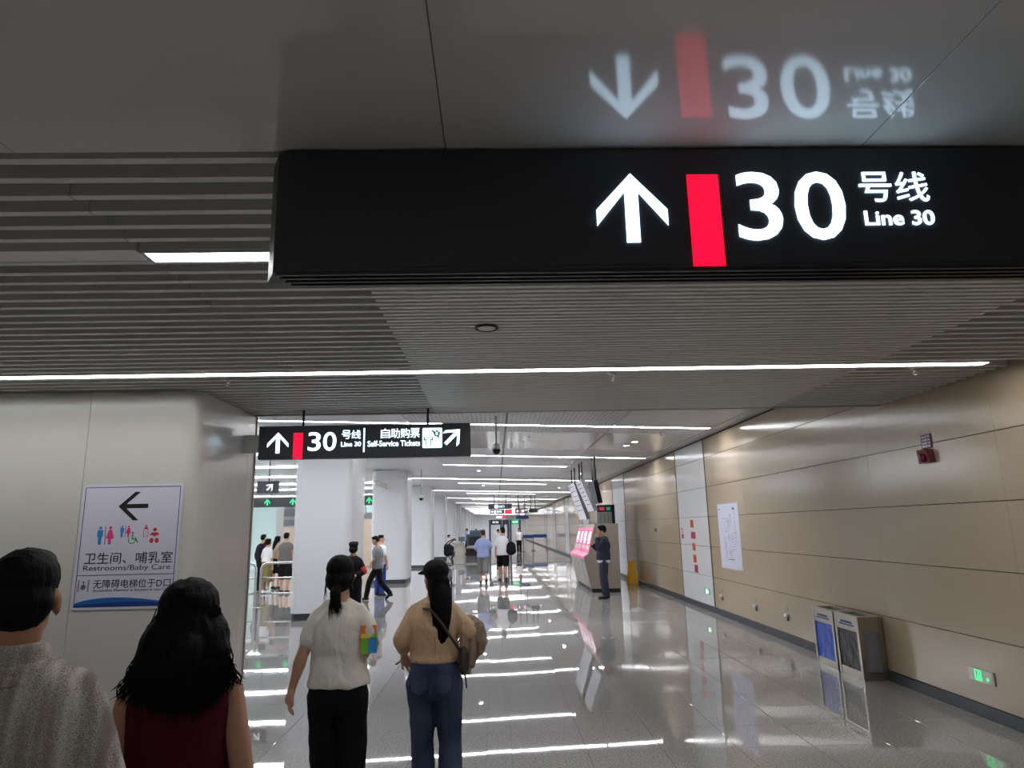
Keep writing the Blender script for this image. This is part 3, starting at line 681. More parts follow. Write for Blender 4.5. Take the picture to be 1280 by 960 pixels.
# ------------------------------------------------------------------ waste bins
def bin_(y0, y1, fmat, smat, label):
    x0, x1, h = 4.06, 4.335, .66
    t = thing('waste_bin', label, 'bin', ((x0+x1)/2, (y0+y1)/2, 0), 0, 'pair of steel waste bins')
    w = .045
    # four posts and rails leaving window openings at front (-X) and near side (-Y)
    mb = MB()
    for (xa, xb, ya, yb) in ((x0, x0+w, y0, y0+w), (x0, x0+w, y1-w, y1), (x1-w, x1, y0, y0+w), (x1-w, x1, y1-w, y1)): mb.box(xa, xb, ya, yb, .02, h)
    mb.box(x0+.004, x1-.004, y0+.004, y1-.004, .0, .09)
    mb.box(x0+.003, x0+.03, y0+w, y1-w, h-.15, h); mb.box(x0+w, x1-w, y0+.003, y0+.03, h-.15, h)
    mb.box(x1-.02, x1, y0+w, y1-w, .09, h); mb.box(x0+w, x1-w, y1-.02, y1, .09, h)
    mb.build('body', 'steel', t)
    MB().box(x0+.012, x0+.016, y0+w, y1-w, .09, h-.15).build('front_window', fmat, t)
    MB().box(x0+w, x1-w, y0+.012, y0+.016, .09, h-.15).build('side_window', smat, t)
    mb = MB(); z = h
    mb.box(x0-.004, x1, y0-.004, y0+.06, z, z+.02).box(x0-.004, x1, y1-.06, y1+.004, z, z+.02).box(x0-.004, x0+.05, y0+.06, y1-.06, z, z+.02).box(x1-.05, x1, y0+.06, y1-.06, z, z+.02)
    mb.build('top_rim', 'steel', t)
    MB().box(x0+.05, x1-.05, y0+.06, y1-.06, z-.02, z).build('opening', 'black', t)
    flat([rect(-(y1-.1), -(y0+.1), h-.10, h-.085), rect(-(y1-.14), -(y0+.14), h-.075, h-.05)], FR_W((x0+.003, 0, 0)), 'blue2', t, 'printed_label', .001)
bin_(7.90, 8.44, 'bagdark', 'baggrey', 'steel waste bin with dark bag, nearer of the two by the wall')
bin_(8.48, 9.02, 'bagblue', 'bagblue', 'steel waste bin with blue bag, farther of the two by the wall')

# ------------------------------------------------------------------ caution board
t = thing('caution_board', 'yellow folding caution board standing by the beige wall', 'caution sign', (4.15, 21.3, 0))
for s in (-1, 1):
    y0, y1 = 21.3+s*.16, 21.3+s*.02
    MB().hexa([(4.0, y0, 0), (4.3, y0, 0), (4.3, y0+s*.02, 0), (4.0, y0+s*.02, 0), (4.05, y1, .66), (4.25, y1, .66), (4.25, y1+s*.02, .66), (4.05, y1+s*.02, .66)]).build('board', 'yellow', t)
MB().bbox(4.08, 4.22, 21.27, 21.33, .63, .69, .01, 2).build('hinge_handle', 'yellow', t)
mb = MB()
mb.hexa([(4.08, 21.17, .18), (4.22, 21.17, .18), (4.22, 21.18, .18), (4.08, 21.18, .18), (4.145, 21.205, .33), (4.155, 21.205, .33), (4.155, 21.215, .33), (4.145, 21.215, .33)])
for (z, w) in ((.50, .08), (.44, .07), (.11, .10)):
    yb = 21.14+.14*z/.66-.006; mb.box(4.15-w, 4.15+w, yb, yb+.01, z, z+.035)
mb.build('printed_marks', 'ink', t)

# ------------------------------------------------------------------ ticket machines (fronts face the hall, -X)
prof = [(2.54, .10), (2.38, .86), (2.38, .94), (2.50, 1.02), (2.70, 1.80), (3.34, 1.80), (3.34, .10)]
MW = .86
for k in range(4):
    y0 = 18.75+MW*k
    t = thing('ticket_machine', 'pink-fronted ticket machine, %s of the row behind the uniformed guard' % ('nearest' if k == 0 else ORD[k]), 'ticket machine', (2.95, y0+MW/2, 0), 0, 'row of ticket machines')
    MB().prism([(p[0], p[1]) for p in prof], (0, y0+.012, 0), (1, 0, 0), (0, 0, 1), (0, 1, 0), MW-.024).build('cabinet', 'steel' if k else 'taupe', t)
    if k == 0: MB().prism([(p[0]+(.03 if p[0] < 3 else 0), p[1]) for p in prof], (0, y0, 0), (1, 0, 0), (0, 0, 1), (0, 1, 0), .012).build('side_panel', 'taupe', t)
    MB().box(2.56, 3.33, y0+.02, y0+MW-.02, 0, .1).build('plinth', 'black', t)
    # sloped front: screen, pink surround
    def fpt(s, d): return (2.50+.20*s-d*.97, 1.02+.78*s+d*.25)
    def fslab(s0, s1, ya, yb, d, mt, nm, par):
        a = fpt(s0, d); b_ = fpt(s1, d); c = fpt(s0, 0); e_ = fpt(s1, 0)
        return MB().hexa([(c[0], ya, c[1]), (a[0], ya, a[1]), (a[0], yb, a[1]), (c[0], yb, c[1]), (e_[0], ya, e_[1]), (b_[0], ya, b_[1]), (b_[0], yb, b_[1]), (e_[0], yb, e_[1])]).build(nm, mt, par)
    pf = fslab(.02, .86, y0+.05, y0+MW-.05, .01, 'pink', 'front_panel', t)
    fslab(.30, .74, y0+.12, y0+.52, .016, 'screen', 'screen', pf); fslab(.28, .76, y0+.10, y0+.54, .013, 'black', 'screen_bezel', pf)
    fslab(.40, .70, y0+.60, y0+.76, .016, 'white', 'coin_unit', pf); fslab(.12, .24, y0+.12, y0+.74, .016, 'white', 'note_slot', pf)
    MB().prism([(2.38, .86), (2.365, .94), (2.49, 1.02), (2.50, 1.0), (2.385, .935)], (0, y0+.05, 0), (1, 0, 0), (0, 0, 1), (0, 1, 0), MW-.1).build('shelf', 'pink', t)
    MB().hexa([(2.52, y0+.06, .16), (2.535, y0+.06, .16), (2.535, y0+MW-.06, .16), (2.52, y0+MW-.06, .16), (2.392, y0+.06, .78), (2.405, y0+.06, .78), (2.405, y0+MW-.06, .78), (2.392, y0+MW-.06, .78)]).build('service_door', 'steel', t)

# information screen standing behind the machines
t = thing('wall_display', 'display board with red header rising behind the ticket machines', 'display', (3.7, 23.2, 0))
MB().bbox(3.42, 4.02, 23.15, 23.25, 0, 2.45, .01, 1).build('case', 'white', t)
MB().box(3.93, 4.03, 23.13, 23.15, .1, 2.44).build('frame_edge', 'black', t)
MB().box(3.44, 3.93, 23.14, 23.15, 2.2, 2.43).build('header', 'gatedark', t)
flat([rect(3.52, 3.68, 2.26, 2.36)], FR_S((0, 23.14, 0)), 'redsign', t, 'header_mark', .003); flat([rect(3.76, 3.88, 2.26, 2.36)], FR_S((0, 23.14, 0)), 'green2', t, 'header_mark', .003)
for k in range(7): MB().box(3.46+.065*k, 3.505+.065*k, 23.14, 23.15, 1.6, 2.15).build('stripe', 'trimgrey' if k % 2 else 'glassteal', t)

# hanging displays above the machines
def hang_display(x, y, L, zt, h, ang, mt_front, label, rod):
    t = thing('hanging_display', label, 'display', (x, y, zc(x)), 0, 'displays hung from the ceiling')
    ux, uz = math.sin(ang), -math.cos(ang)            # down along the screen
    nx, nz_ = -math.cos(ang), -math.sin(ang)           # screen normal towards the hall, down
    def q(a, d, yy): return (x+ux*a+nx*d, yy, zt+uz*a+nz_*d)
    def slab(a0, a1, d0, d1, y0, y1, mt, nm, par):
        return MB().hexa([q(a1, d0, y0), q(a1, d1, y0), q(a1, d1, y1), q(a1, d0, y1), q(a0, d0, y0), q(a0, d1, y0), q(a0, d1, y1), q(a0, d0, y1)]).build(nm, mt, par)
    slab(0, h, -.06, .05, y-L/2, y+L/2, 'signgrey' if mt_front != 'black' else 'blackgloss', 'case', t)
    if mt_front == 'black': slab(.03, h-.03, .05, .055, y-L/2+.03, y+L/2-.03, 'blackgloss', 'screen', t)
    else:
        s_ = slab(.01, h-.01, .05, .058, y-L/2+.01, y+L/2-.01, mt_front, 'screen', t)
        for k in range(6): slab(.1+k*h*.13, .1+k*h*.13+.02, .058, .06, y-L/2+.15, y+L/2-.2-.05*(k % 3), 'inkgrey', 'printed_line', s_)
    MB().tube([(x+.04, y-L/4, zc(x)), (x+.04, y-L/4, zt-.05)], rod, 10).build('rod', 'black', t)
    MB().tube([(x+.04, y+L/4, zc(x)), (x+.04, y+L/4, zt-.05)], rod, 10).build('rod', 'black', t)
hang_display(2.62, 18.2, 1.0, 2.92, .60, R(10), 'black', 'black hanging display nearest the guard, seen edge on', .03)
hang_display(2.45, 19.7, 1.2, 3.05, .95, R(22), 'mapwhite', 'white hanging map board tilted over the ticket machines, middle of three', .022)
hang_display(2.48, 21.9, 1.7, 3.10, 1.2, R(18), 'mapwhite', 'large white hanging map board farthest over the ticket machines', .022)

# ------------------------------------------------------------------ cameras
def dome_cam(x, y, z, r, label):
    t = thing('dome_camera', label, 'camera', (x, y, zc(x)))
    MB().tube([(x, y, zc(x)), (x, y, z+r*1.2)], r*.28, 12).build('pole', 'trimgrey', t)
    MB().lathe([(r*.3, r*1.5), (r*1.0, r*1.2), (r*1.05, r*.3), (r*.95, r*.1)], (x, y, z), n=20).build('collar', 'white', t, True)
    MB().lathe([(r*1.0, r*.3), (r*.98, 0), (r*.75, -r*.6), (r*.4, -r*.9), (.004, -r)], (x, y, z), n=20).build('dome', 'blackgloss', t, True)
dome_cam(.03, 11.6, 3.06, .075, 'black dome camera on a pole at the hall ceiling centre')
dome_cam(-2.5, 23.1, 2.77, .075, 'small black dome camera hanging beside the second column')
t = thing('bullet_camera', 'white bullet camera mounted on the second column face', 'camera', (-3.95, 23.3, 3.3))
MB().bbox(-4.1, -3.98, 23.3, 23.4, 3.25, 3.42, .01, 2).build('bracket', 'trimgrey', t)
MB().tube([(-4.02, 23.22, 3.33), (-3.6, 22.95, 3.16)], [.075, .07], 14).build('barrel', 'trimgrey', t, True)
MB().tube([(-3.6, 22.95, 3.16), (-3.57, 22.93, 3.15)], .055, 14).build('lens', 'white', t, True)

# ------------------------------------------------------------------ paid area on the left
def railing(x0, x1, y, label):
    t = thing('steel_railing', label, 'railing', ((x0+x1)/2, y, 0), 0, 'steel railings')
    pts = [(x0, y, 0), (x0, y, .85)] + [(x0+.16-.16*math.cos(R(a)), y, .87+.16*math.sin(R(a))) for a in (15, 35, 55, 75, 90)] + \
          [(x1-.16+.16*math.cos(R(a)), y, .87+.16*math.sin(R(a))) for a in (90, 75, 55, 35, 15)] + [(x1, y, .85), (x1, y, 0)]
    MB().tube(pts, .03, 12).build('frame', 'chrome', t, True)
    for z in (.32, .68): MB().tube([(x0, y, z), (x1, y, z)], .022, 10).build('rail', 'chrome', t, True)
    for xx in (x0, x1): MB().lathe([(.06, 0), (.06, .01), (.035, .015)], (xx, y, 0), n=16).build('foot_plate', 'chrome', t, True)
railing(-5.68, -4.3, 17.0, 'steel tube railing just left of the first hall column')
railing(-7.4, -5.80, 17.0, 'steel tube railing half hidden by the near column')
t = thing('hanging_sign', 'grey hanging sign with white diagonal arrow left of the first column', 'sign', (-5.62, 17.0, 3.8))
MB().bbox(-5.9, -5.37, 17.0, 17.08, 2.70, 3.0, .006, 1).build('housing', 'signgrey', t)
MB().tube([(-5.62, 17.04, 3.0), (-5.62, 17.04, 3.8)], .012).build('rod', 'black', t)
flat([rot2(arrow_pts(.19, .21, .2, .26), R(-45), -5.58, 2.85)], FR_S((0, 17.0, 0)), 'whitelit', t, 'arrow', .004)
t = thing('gate_header', 'long black gate header with green arrows left of the columns', 'gate sign', (-7, 26.0, 3.8))
MB().bbox(-10.2, -4.4, 26.0, 26.2, 2.69, 3.05, .01, 1).build('housing', 'signdark', t)
for xk in (-9.7, -8.5, -7.1, -5.3): MB().tube([(xk, 26.1, 3.05), (xk, 26.1, 3.8)], .02).build('rod', 'black', t)
for xk in (-9.6, -8.6, -7.65, -6.3, -4.78): flat([[(p[0]+xk, p[1]+2.87) for p in arrow_pts(.21, .24, .2, .3)]], FR_S((0, 26.0, 0)), 'greenlit', t, 'arrow', .005)
t = thing('partition', 'pale teal glass partition behind the queue at left', 'partition', (-10.5, 34, 0))
MB().box(-13.2, -10.75, 34, 34.1, 0, 3.3).build('pane', 'glassteal', t); MB().box(-10.74, -10.4, 34, 34.12, 0, 3.3).build('side_panel', 'trimgrey', t)
MB().box(-10.39, -9.0, 34, 34.1, 0, 2.0).build('stone_panel', 'stone', t); MB().box(-10.39, -9.0, 33.95, 34.1, 2.5, 2.85).build('dark_box', 'greyband', t); MB().box(-10.39, -9.0, 33.95, 34.1, 2.08, 2.35).build('dark_box', 'greyband', t)
t = thing('service_booth', 'beige stone booth glimpsed between the first two columns', 'booth', (-6.4, 36, 0))
MB().box(-8.4, -5.2, 36, 36.3, 0, 2.35).build('stone_panel', 'stone', t); MB().box(-8.4, -5.2, 35.95, 36.3, 2.36, 2.62).build('band', 'greyband', t)
for k in range(4): MB().box(-8.3+.78*k, -7.6+.78*k, 35.98, 36.3, 2.66, 3.3).build('pane', 'glassteal', t)
for k in range(5): MB().box(-8.4, -5.2, 35.985, 36.0, .4+.42*k, .415+.42*k).build('shelf_line', 'trimgrey', t)

# ------------------------------------------------------------------ distant signs
def far_sign(x0, x1, z0, z1, y, label, marks, body='signdark', rods=True):
    t = thing('hanging_sign', label, 'sign', ((x0+x1)/2, y, zc(0)), 0, 'far overhead signs')
    MB().bbox(x0, x1, y, y+.12, z0, z1, .01, 1).build('housing', body, t)
    for (a, b_, c, d, mt) in marks: flat([rect(a, b_, c, d)], FR_S((0, y, 0)), mt, t, 'lit_panel', .006)
    if rods:
        for xk in (x0+.25*(x1-x0), x1-.25*(x1-x0)): MB().tube([(xk, y+.06, z1), (xk, y+.06, zc(xk))], .02, 8).build('rod', 'black', t)
    return t
t1 = far_sign(-.42, .96, 2.81, 3.12, 40, 'far dark overhead sign with white panel, upper of the stacked pair', [(-.06, .14, 2.87, 3.06, 'whitelit')])
text('出口', FR_S((0, 39.99, 0)), .18, .52, 2.90, 3.03, 'tealicon', t1, .01)
t1 = far_sign(-.33, .50, 2.55, 2.79, 40, 'far dark overhead sign with white lettering, lower of the stacked pair', [], rods=False)
flat([rot2(arrow_pts(.14, .16, .22, .3), R(90), -.2, 2.67)], FR_S((0, 40, 0)), 'whitelit', t1, 'arrow', .006)
flat([rect(-.08, .02, 2.6, 2.74)], FR_S((0, 40, 0)), 'whitelit', t1, 'lit_panel', .006); text('安检', FR_S((0, 40, 0)), .06, .38, 2.61, 2.74, 'whitelit', t1, .01)
t1 = far_sign(.54, .96, 2.55, 2.79, 40, 'small far red sign beside the stacked pair', [(.56, .94, 2.57, 2.77, 'redsign')], rods=False)
t1 = far_sign(1.15, 1.88, 2.56, 2.81, 40, 'far black line sign with red bar, right of the stacked pair', [(1.42, 1.46, 2.58, 2.78, 'redsign')])
flat([rot2(arrow_pts(.14, .16, .22, .3), 0, 1.28, 2.68)], FR_S((0, 40, 0)), 'whitelit', t1, 'arrow', .006); text('30', FR_S((0, 40, 0)), 1.5, 1.66, 2.61, 2.76, 'whitelit', t1, .02); text('号线', FR_S((0, 40, 0)), 1.69, 1.85, 2.68, 2.76, 'whitelit', t1, .01)
far_sign(1.94, 2.45, 2.60, 2.81, 40, 'blank far black sign, rightmost of the overhead row', [])

# ------------------------------------------------------------------ security check far down the hall
def gate(x0, x1, y, label, hmat, htext):
    t = thing('metal_detector_gate', label, 'security gate', ((x0+x1)/2, y, 0), 0, 'security gates')
    for xx in (x0, x1-.14): MB().bbox(xx, xx+.14, y, y+.5, 0, 2.3, .02, 2).build('post', 'gatedark', t)
    hd = MB().bbox(x0, x1, y+.02, y+.48, 1.98, 2.32, .02, 2).build('header', hmat, t)
    if htext: text(htext, FR_S((0, y+.02, 0)), x0+.25*(x1-x0), x1-.25*(x1-x0), 2.08, 2.22, 'whitelit', hd, .01)
gate(-.5, .46, 50, 'dark security gate arch, leftmost of three at the check point', 'black', '安检')
gate(.50, .98, 50.6, 'narrow dark security gate arch between the two others', 'gatedark', None)
gate(1.0, 1.82, 50, 'security gate arch with green header, rightmost at the check point', 'green2', '安全通道')
far_sign(1.55, 2.5, 2.36, 2.6, 52, 'blue band sign above the right security gate', [(1.6, 2.45, 2.39, 2.57, 'beltblue')], 'gatedark')
far_sign(0.02, .9, 2.5, 2.7, 56, 'small lit sign beyond the leftmost gate', [(.05, .5, 2.52, 2.68, 'whitelit'), (.52, .85, 2.52, 2.68, 'redsign')], 'signgrey')
t = thing('xray_scanner', 'dark baggage x-ray scanner at the check point', 'scanner', (-1.3, 46.5, 0))
MB().bbox(-1.98, -.72, 46, 47.6, .62, 1.35, .04, 2).build('tunnel_housing', 'gatedark', t); MB().box(-1.8, -.9, 45.985, 46.0, .66, 1.2).build('curtain', 'black', t)
MB().bbox(-1.95, -.75, 45.2, 46.0, .46, .58, .02, 2).build('conveyor', 'steel', t); MB().bbox(-1.98, -.72, 45.3, 47.6, 0, .46, .02, 1).build('base', 'black', t)
MB().bbox(-1.75, -.95, 46.1, 46.9, 1.35, 1.62, .03, 2).build('top_unit', 'gatedark', t)
t = thing('inspection_desk', 'cream inspection desk left of the x-ray scanner', 'desk', (-2.35, 45.8, 0))
MB().bbox(-2.68, -2.08, 45.5, 46.3, 0, .80, .01, 1).build('body', 'cream', t); MB().bbox(-2.72, -2.04, 45.45, 46.35, .80, .84, .008, 1).build('top', 'cream', t)
t = thing('monitor', 'monitor and keyboard on the cream inspection desk', 'monitor', (-2.3, 45.8, .84))
MB().bbox(-2.5, -2.08, 45.9, 45.95, .92, 1.22, .01, 1).build('screen', 'signgrey', t); MB().box(-2.33, -2.25, 45.92, 46.0, .84, .95).build('stand', 'black', t); MB().bbox(-2.55, -2.12, 45.6, 45.75, .84, .865, .006, 1).build('keyboard', 'signgrey', t)
def belt(x0, x1, y, label):
    t = thing('belt_barrier', label, 'barrier', ((x0+x1)/2, y, 0), 0, 'blue belt barriers')
    MB().bbox(x0, x1, y, y+.02, .95, 1.2, .004, 1).build('belt', 'beltblue', t)
    for xx in (x0, x1):
        MB().tube([(xx, y+.01, 0), (xx, y+.01, 1.22)], .03, 10).build('post', 'steeldark', t); MB().lathe([(.16, 0), (.16, .02), (.04, .04)], (xx, y+.01, 0), n=16).build('base', 'steeldark', t, True)
belt(2.0, 2.75, 51, 'blue belt barrier right of the security gates')
belt(2.85, 3.9, 53, 'blue belt barrier nearest the right wall beyond the gates')
# dark cart beside third column
t = thing('folded_stroller', 'dark folded stroller parked just beyond the third column', 'stroller', (-2.6, 37.2, 0))
MB().bbox(-2.8, -2.35, 37.0, 37.5, .32, .95, .16, 4).build('seat_bag', 'uniform', t, True)
MB().tube([(-2.75, 37.2, .9), (-2.5, 37.1, 1.12), (-2.2, 36.95, 1.22)], .03, 8).build('handle', 'black', t); MB().tube([(-2.6, 37.4, .9), (-2.3, 37.3, 1.15), (-2.15, 37.2, 1.16)], .03, 8).build('handle', 'black', t)
MB().tube([(-2.75, 37.1, .1), (-2.4, 37.3, .6)], .025, 8).tube([(-2.4, 37.1, .1), (-2.75, 37.3, .6)], .025, 8).build('frame', 'black', t)
for (xx, yy) in ((-2.75, 37.1), (-2.4, 37.1), (-2.7, 37.5)):
    MB().lathe([(.11, -.02), (.12, 0), (.11, .02)], (xx, yy, .12), (1, 0, 0), 16).build('wheel', 'black', t)

# ================================================================== people
V = Vector
class Blob:
    """overlapping closed shapes in a figure's own space, fused into one continuous skin by a voxel remesh"""
    def __init__(s): s.mb = MB()
    def ell(s, c, r, rot=None, n=14):
        c = V(c); vs_, fs = [], []; m_ = n//2+1
        rm = rot or Matrix.Identity(3)
        vs_.append(c+rm @ V((0, 0, r[2])))
        for i in range(1, m_):
            th = math.pi*i/m_
            for j in range(n):
                a = 2*math.pi*j/n; vs_.append(c+rm @ V((r[0]*math.sin(th)*math.cos(a), r[1]*math.sin(th)*math.sin(a), r[2]*math.cos(th))))
        vs_.append(c+rm @ V((0, 0, -r[2])))
        for j in range(n): fs.append((0, 1+j, 1+(j+1) % n))
        for i in range(m_-2):
            for j in range(n): a = 1+i*n; fs.append((a+j, a+n+j, a+n+(j+1) % n, a+(j+1) % n))
        a = 1+(m_-2)*n
        for j in range(n): fs.append((a+j, len(vs_)-1, a+(j+1) % n))
        s.mb.add(vs_, fs); return s
    def limb(s, pts, rad, n=12):
        """tapered round limb with rounded ends, resampled smoothly through its joints"""
        pts = [V(p) for p in pts]; P, Q = [], []
        for i in range(len(pts)-1):
            for k in range(5):
                t = k/5; P.append(pts[i].lerp(pts[i+1], t)); Q.append(rad[i]*(1-t)+rad[i+1]*t)
        P.append(pts[-1]); Q.append(rad[-1])
        for _ in range(2):
            P2 = P[:]
            for i in range(1, len(P)-1): P2[i] = P[i]*.5+(P[i-1]+P[i+1])*.25
            P = P2
        d0 = (P[0]-P[1]).normalized(); d1 = (P[-1]-P[-2]).normalized(); r0, r1 = Q[0], Q[-1]
        P = [P[0]+d0*r0*.95, P[0]+d0*r0*.7] + P + [P[-1]+d1*r1*.7, P[-1]+d1*r1*.95]; Q = [r0*.2, r0*.72] + Q + [r1*.72, r1*.2]
        s.mb.tube(P, Q, n); return s
    def loft(s, rings, n=24, power=2.3):
        """rings (z, rx, ry, cx, cy) stacked into a closed, slightly squarish trunk"""
        vs_, fs = [], []
        for (z, rx, ry, cx, cy) in rings:
            for j in range(n):
                a = 2*math.pi*j/n; c, s_ = math.cos(a), math.sin(a); k = (abs(c)**power+abs(s_)**power)**(-1/power)
                vs_.append((cx+rx*c*k, cy+ry*s_*k, z))
        for i in range(len(rings)-1):
            for j in range(n): fs.append((i*n+j, i*n+(j+1) % n, (i+1)*n+(j+1) % n, (i+1)*n+j))
        fs.append(tuple(range(n))[::-1]); fs.append(tuple((len(rings)-1)*n+j for j in range(n)))
        s.mb.add(vs_, fs); return s
    def mesh(s, voxel, smooth=4, folds=0.0, fscale=(9, 9, 3), seed=0):
        me = s.mb.mesh('blob'); o = bpy.data.objects.new('blob', me); COL.objects.link(o)
        r_ = o.modifiers.new('r', 'REMESH'); r_.mode = 'VOXEL'; r_.voxel_size = voxel
        if smooth: m_ = o.modifiers.new('s', 'SMOOTH'); m_.factor = .5; m_.iterations = smooth
        dg = bpy.context.evaluated_depsgraph_get(); dg.update()
        out = bpy.data.meshes.new_from_object(o.evaluated_get(dg), depsgraph=dg)
        bpy.data.objects.remove(o); bpy.data.meshes.remove(me)
        if folds:
            nn = [v.normal.copy() for v in out.vertices]
            for v, q in zip(out.vertices, nn):
                p = V((v.co.x*fscale[0]+seed, v.co.y*fscale[1], v.co.z*fscale[2]))
                w = 1-abs(noise.noise(p))*2
                v.co += q*(folds*(w*.7+noise.noise(p*2.3)*.5-.35))
        out.polygons.foreach_set('use_smooth', [True]*len(out.polygons)); out.update()
        return out

FEM = [(.78, .130, .095), (.86, .160, .115), (.93, .152, .108), (1.04, .122, .088), (1.14, .128, .094), (1.22, .138, .102), (1.28, .142, .094), (1.33, .125, .08), (1.365, .085, .066), (1.40, .056, .056)]
MAL = [(.78, .140, .10), (.86, .160, .115), (.93, .157, .112), (1.04, .148, .105), (1.14, .155, .11), (1.22, .165, .116), (1.28, .168, .104), (1.33, .15, .088), (1.37, .10, .074), (1.405, .062, .062)]
def interp(tab, z):
    if z <= tab[0][0]: return tab[0][1:]
    for a, b_ in zip(tab, tab[1:]):
        if z <= b_[0]:
            t = (z-a[0])/(b_[0]-a[0]); return tuple(p*(1-t)+q*t for p, q in zip(a[1:], b_[1:]))
    return tab[-1][1:]

class Fig:
    """a person standing at loc, facing local +Y turned by rz; modelled at 1.65 m and scaled to height h"""
    def __init__(s, label, loc, rz, h, sex='f', vox=.016, skin='skin', look=0.0, nod=0.0, group=None, lean=0.0, head_off=(0, 0, 0)):
        s.t = thing('person', label, 'person', loc, rz, group); s.k = h/1.65; s.vox = vox; s.skin = skin
        s.tab = FEM if sex == 'f' else MAL; s.sw = .143 if sex == 'f' else .168; s.sex = sex
        s.look, s.nod, s.lean, s.ho = look, nod, lean, V(head_off)
        hw = .088
        s.leg = {-1: [(-hw, 0, .86), (-hw*1.05, .02, .46), (-hw*1.0, -.02, .085)], 1: [(hw, 0, .86), (hw*1.05, .02, .46), (hw, -.02, .085)]}
        s.toe = {-1: (0, .13, -.06), 1: (0, .13, -.06)}
        s.arm = {-1: [(-s.sw, -.01, 1.30), (-s.sw-.045, -.03, 1.05), (-s.sw-.05, .03, .825)], 1: [(s.sw, -.01, 1.30), (s.sw+.045, -.03, 1.05), (s.sw+.05, .03, .825)]}
        s.hand = {-1: dict(d=(0, .15, -1), n=(1, 0, 0), curl=.35), 1: dict(d=(0, .15, -1), n=(-1, 0, 0), curl=.35)}
        s.seat = False
    def put(s, name, me, mt):
        for v in me.vertices:
            if s.lean and v.co.z > .9: v.co.y += s.lean*(v.co.z-.9)
        me.transform(Matrix.Scale(s.k, 4)); o = link_mesh(name, me, mt, s.t, False, False); return o
    def hm(s):
        return Matrix.Translation(V((0, .012, 1.535))+s.ho) @ Matrix.Rotation(s.look, 4, 'Z') @ Matrix.Rotation(s.nod, 4, 'X')
    def fingers(s, b, side):
        w = V(s.arm[side][2]); h = s.hand[side]; d = V(h['d']).normalized(); n_ = V(h['n']); n_ = (n_-d*n_.dot(d)).normalized(); c = d.cross(n_)*(-side) # c: towards the thumb
        if h.get('flip'): c = -c
        cu = h['curl']
        b.limb([w-d*.02, w+d*.03, w+d*.075], [.021, .024, .026])
        for t in (-.024, 0, .024): b.limb([w+d*.02+c*t*.8, w+d*.082+c*t], [.016, .0135], 8)
        for i, (off, ln) in enumerate(((.030, .072), (.010, .080), (-.011, .074), (-.030, .058))):
            p0 = w+d*.082+c*off; sp = c*off*h.get('splay', .35)/.03*.03
            a1, a2, a3 = cu*.6, cu*1.5, cu*2.2
            p1 = p0+(d*math.cos(a1)+n_*math.sin(a1))*ln*.42+sp; p2 = p1+(d*math.cos(a2)+n_*math.sin(a2))*ln*.33+sp*.6; p3 = p2+(d*math.cos(a3)+n_*math.sin(a3))*ln*.25
            b.limb([p0-d*.012, p1, p2, p3], [.0105, .0095, .0085, .0072], 8)
        q0 = w+d*.03+c*.024; q1 = w+d*.058+c*.048+n_*.012; q2 = w+d*.088+c*.056+n_*.022
        b.limb([q0, q1, q2], [.015, .0115, .0085], 8)
    def body(s, vox=None):
        b = Blob(); b.loft([(z, rx*.97, ry*.97, 0, -.008 if z > 1.1 else 0) for (z, rx, ry) in s.tab])
        hm = s.hm(); P = lambda *p: hm @ V(p); r3 = hm.to_3x3()
        b.limb([(0, -.015, 1.34), (0, -.005, 1.42), tuple(P(0, -.02, -.06))], [.062, .054, .052])
        b.ell(P(0, -.012, .025), (.072, .09, .086), r3); b.ell(P(0, .028, -.045), (.056, .062, .066), r3); b.ell(P(0, .052, -.082), (.03, .03, .026), r3)
        b.limb([P(0, .088, .012), P(0, .106, -.026)], [.009, .013], 8); b.ell(P(0, .08, -.062), (.022, .014, .008), r3); b.ell(P(0, .075, .03), (.05, .018, .012), r3)
        for sd in (-1, 1): b.ell(P(sd*.074, -.008, -.012), (.010, .021, .031), r3)
        for sd in (-1, 1):
            a = s.arm[sd]; b.limb([V(a[0])+V((-sd*.01, 0, 0)), a[1], a[2]], [.044, .036, .024]); b.limb([(sd*.03, -.012, 1.375), V(a[0])+V((-sd*.01, 0, .008))], [.038, .04])
            e_, w_ = V(a[1]), V(a[2]); b.limb([e_.lerp(w_, .08), e_.lerp(w_, .3), e_.lerp(w_, .9)], [.036, .039, .024])
            s.fingers(b, sd)
            L = s.leg[sd]; b.limb([L[0], V(L[0]).lerp(V(L[1]), .5), L[1]], [.083, .072, .052]); k, an = V(L[1]), V(L[2])
            b.limb([k, k.lerp(an, .3)+V((0, -.012, 0)), k.lerp(an, .7), an], [.05, .053, .036, .033])
            b.limb([an+V((0, -.03, -.035)), an+V(s.toe[sd])*.6+V((0, 0, -.012)), an+V(s.toe[sd])], [.03, .034, .026])
        o = s.put('body', b.mesh(vox or s.vox, 3 if (vox or s.vox) > .008 else 4), s.skin)
        e_ = MB()
        for sd in (-1, 1):
            for (c, r_) in ((P(sd*.031, .0745, .002), .007),): e_.lathe([(.002, r_*.4), (r_, .002), (r_, -.002)], c, r3 @ V((0, 1, 0)), 10)
            e_.tube([P(sd*.014, .083, .028), P(sd*.03, .084, .033), P(sd*.046, .072, .029)], .003, 6)
        s.put('eyes', e_.mesh('eyes'), 'hair')
        return o
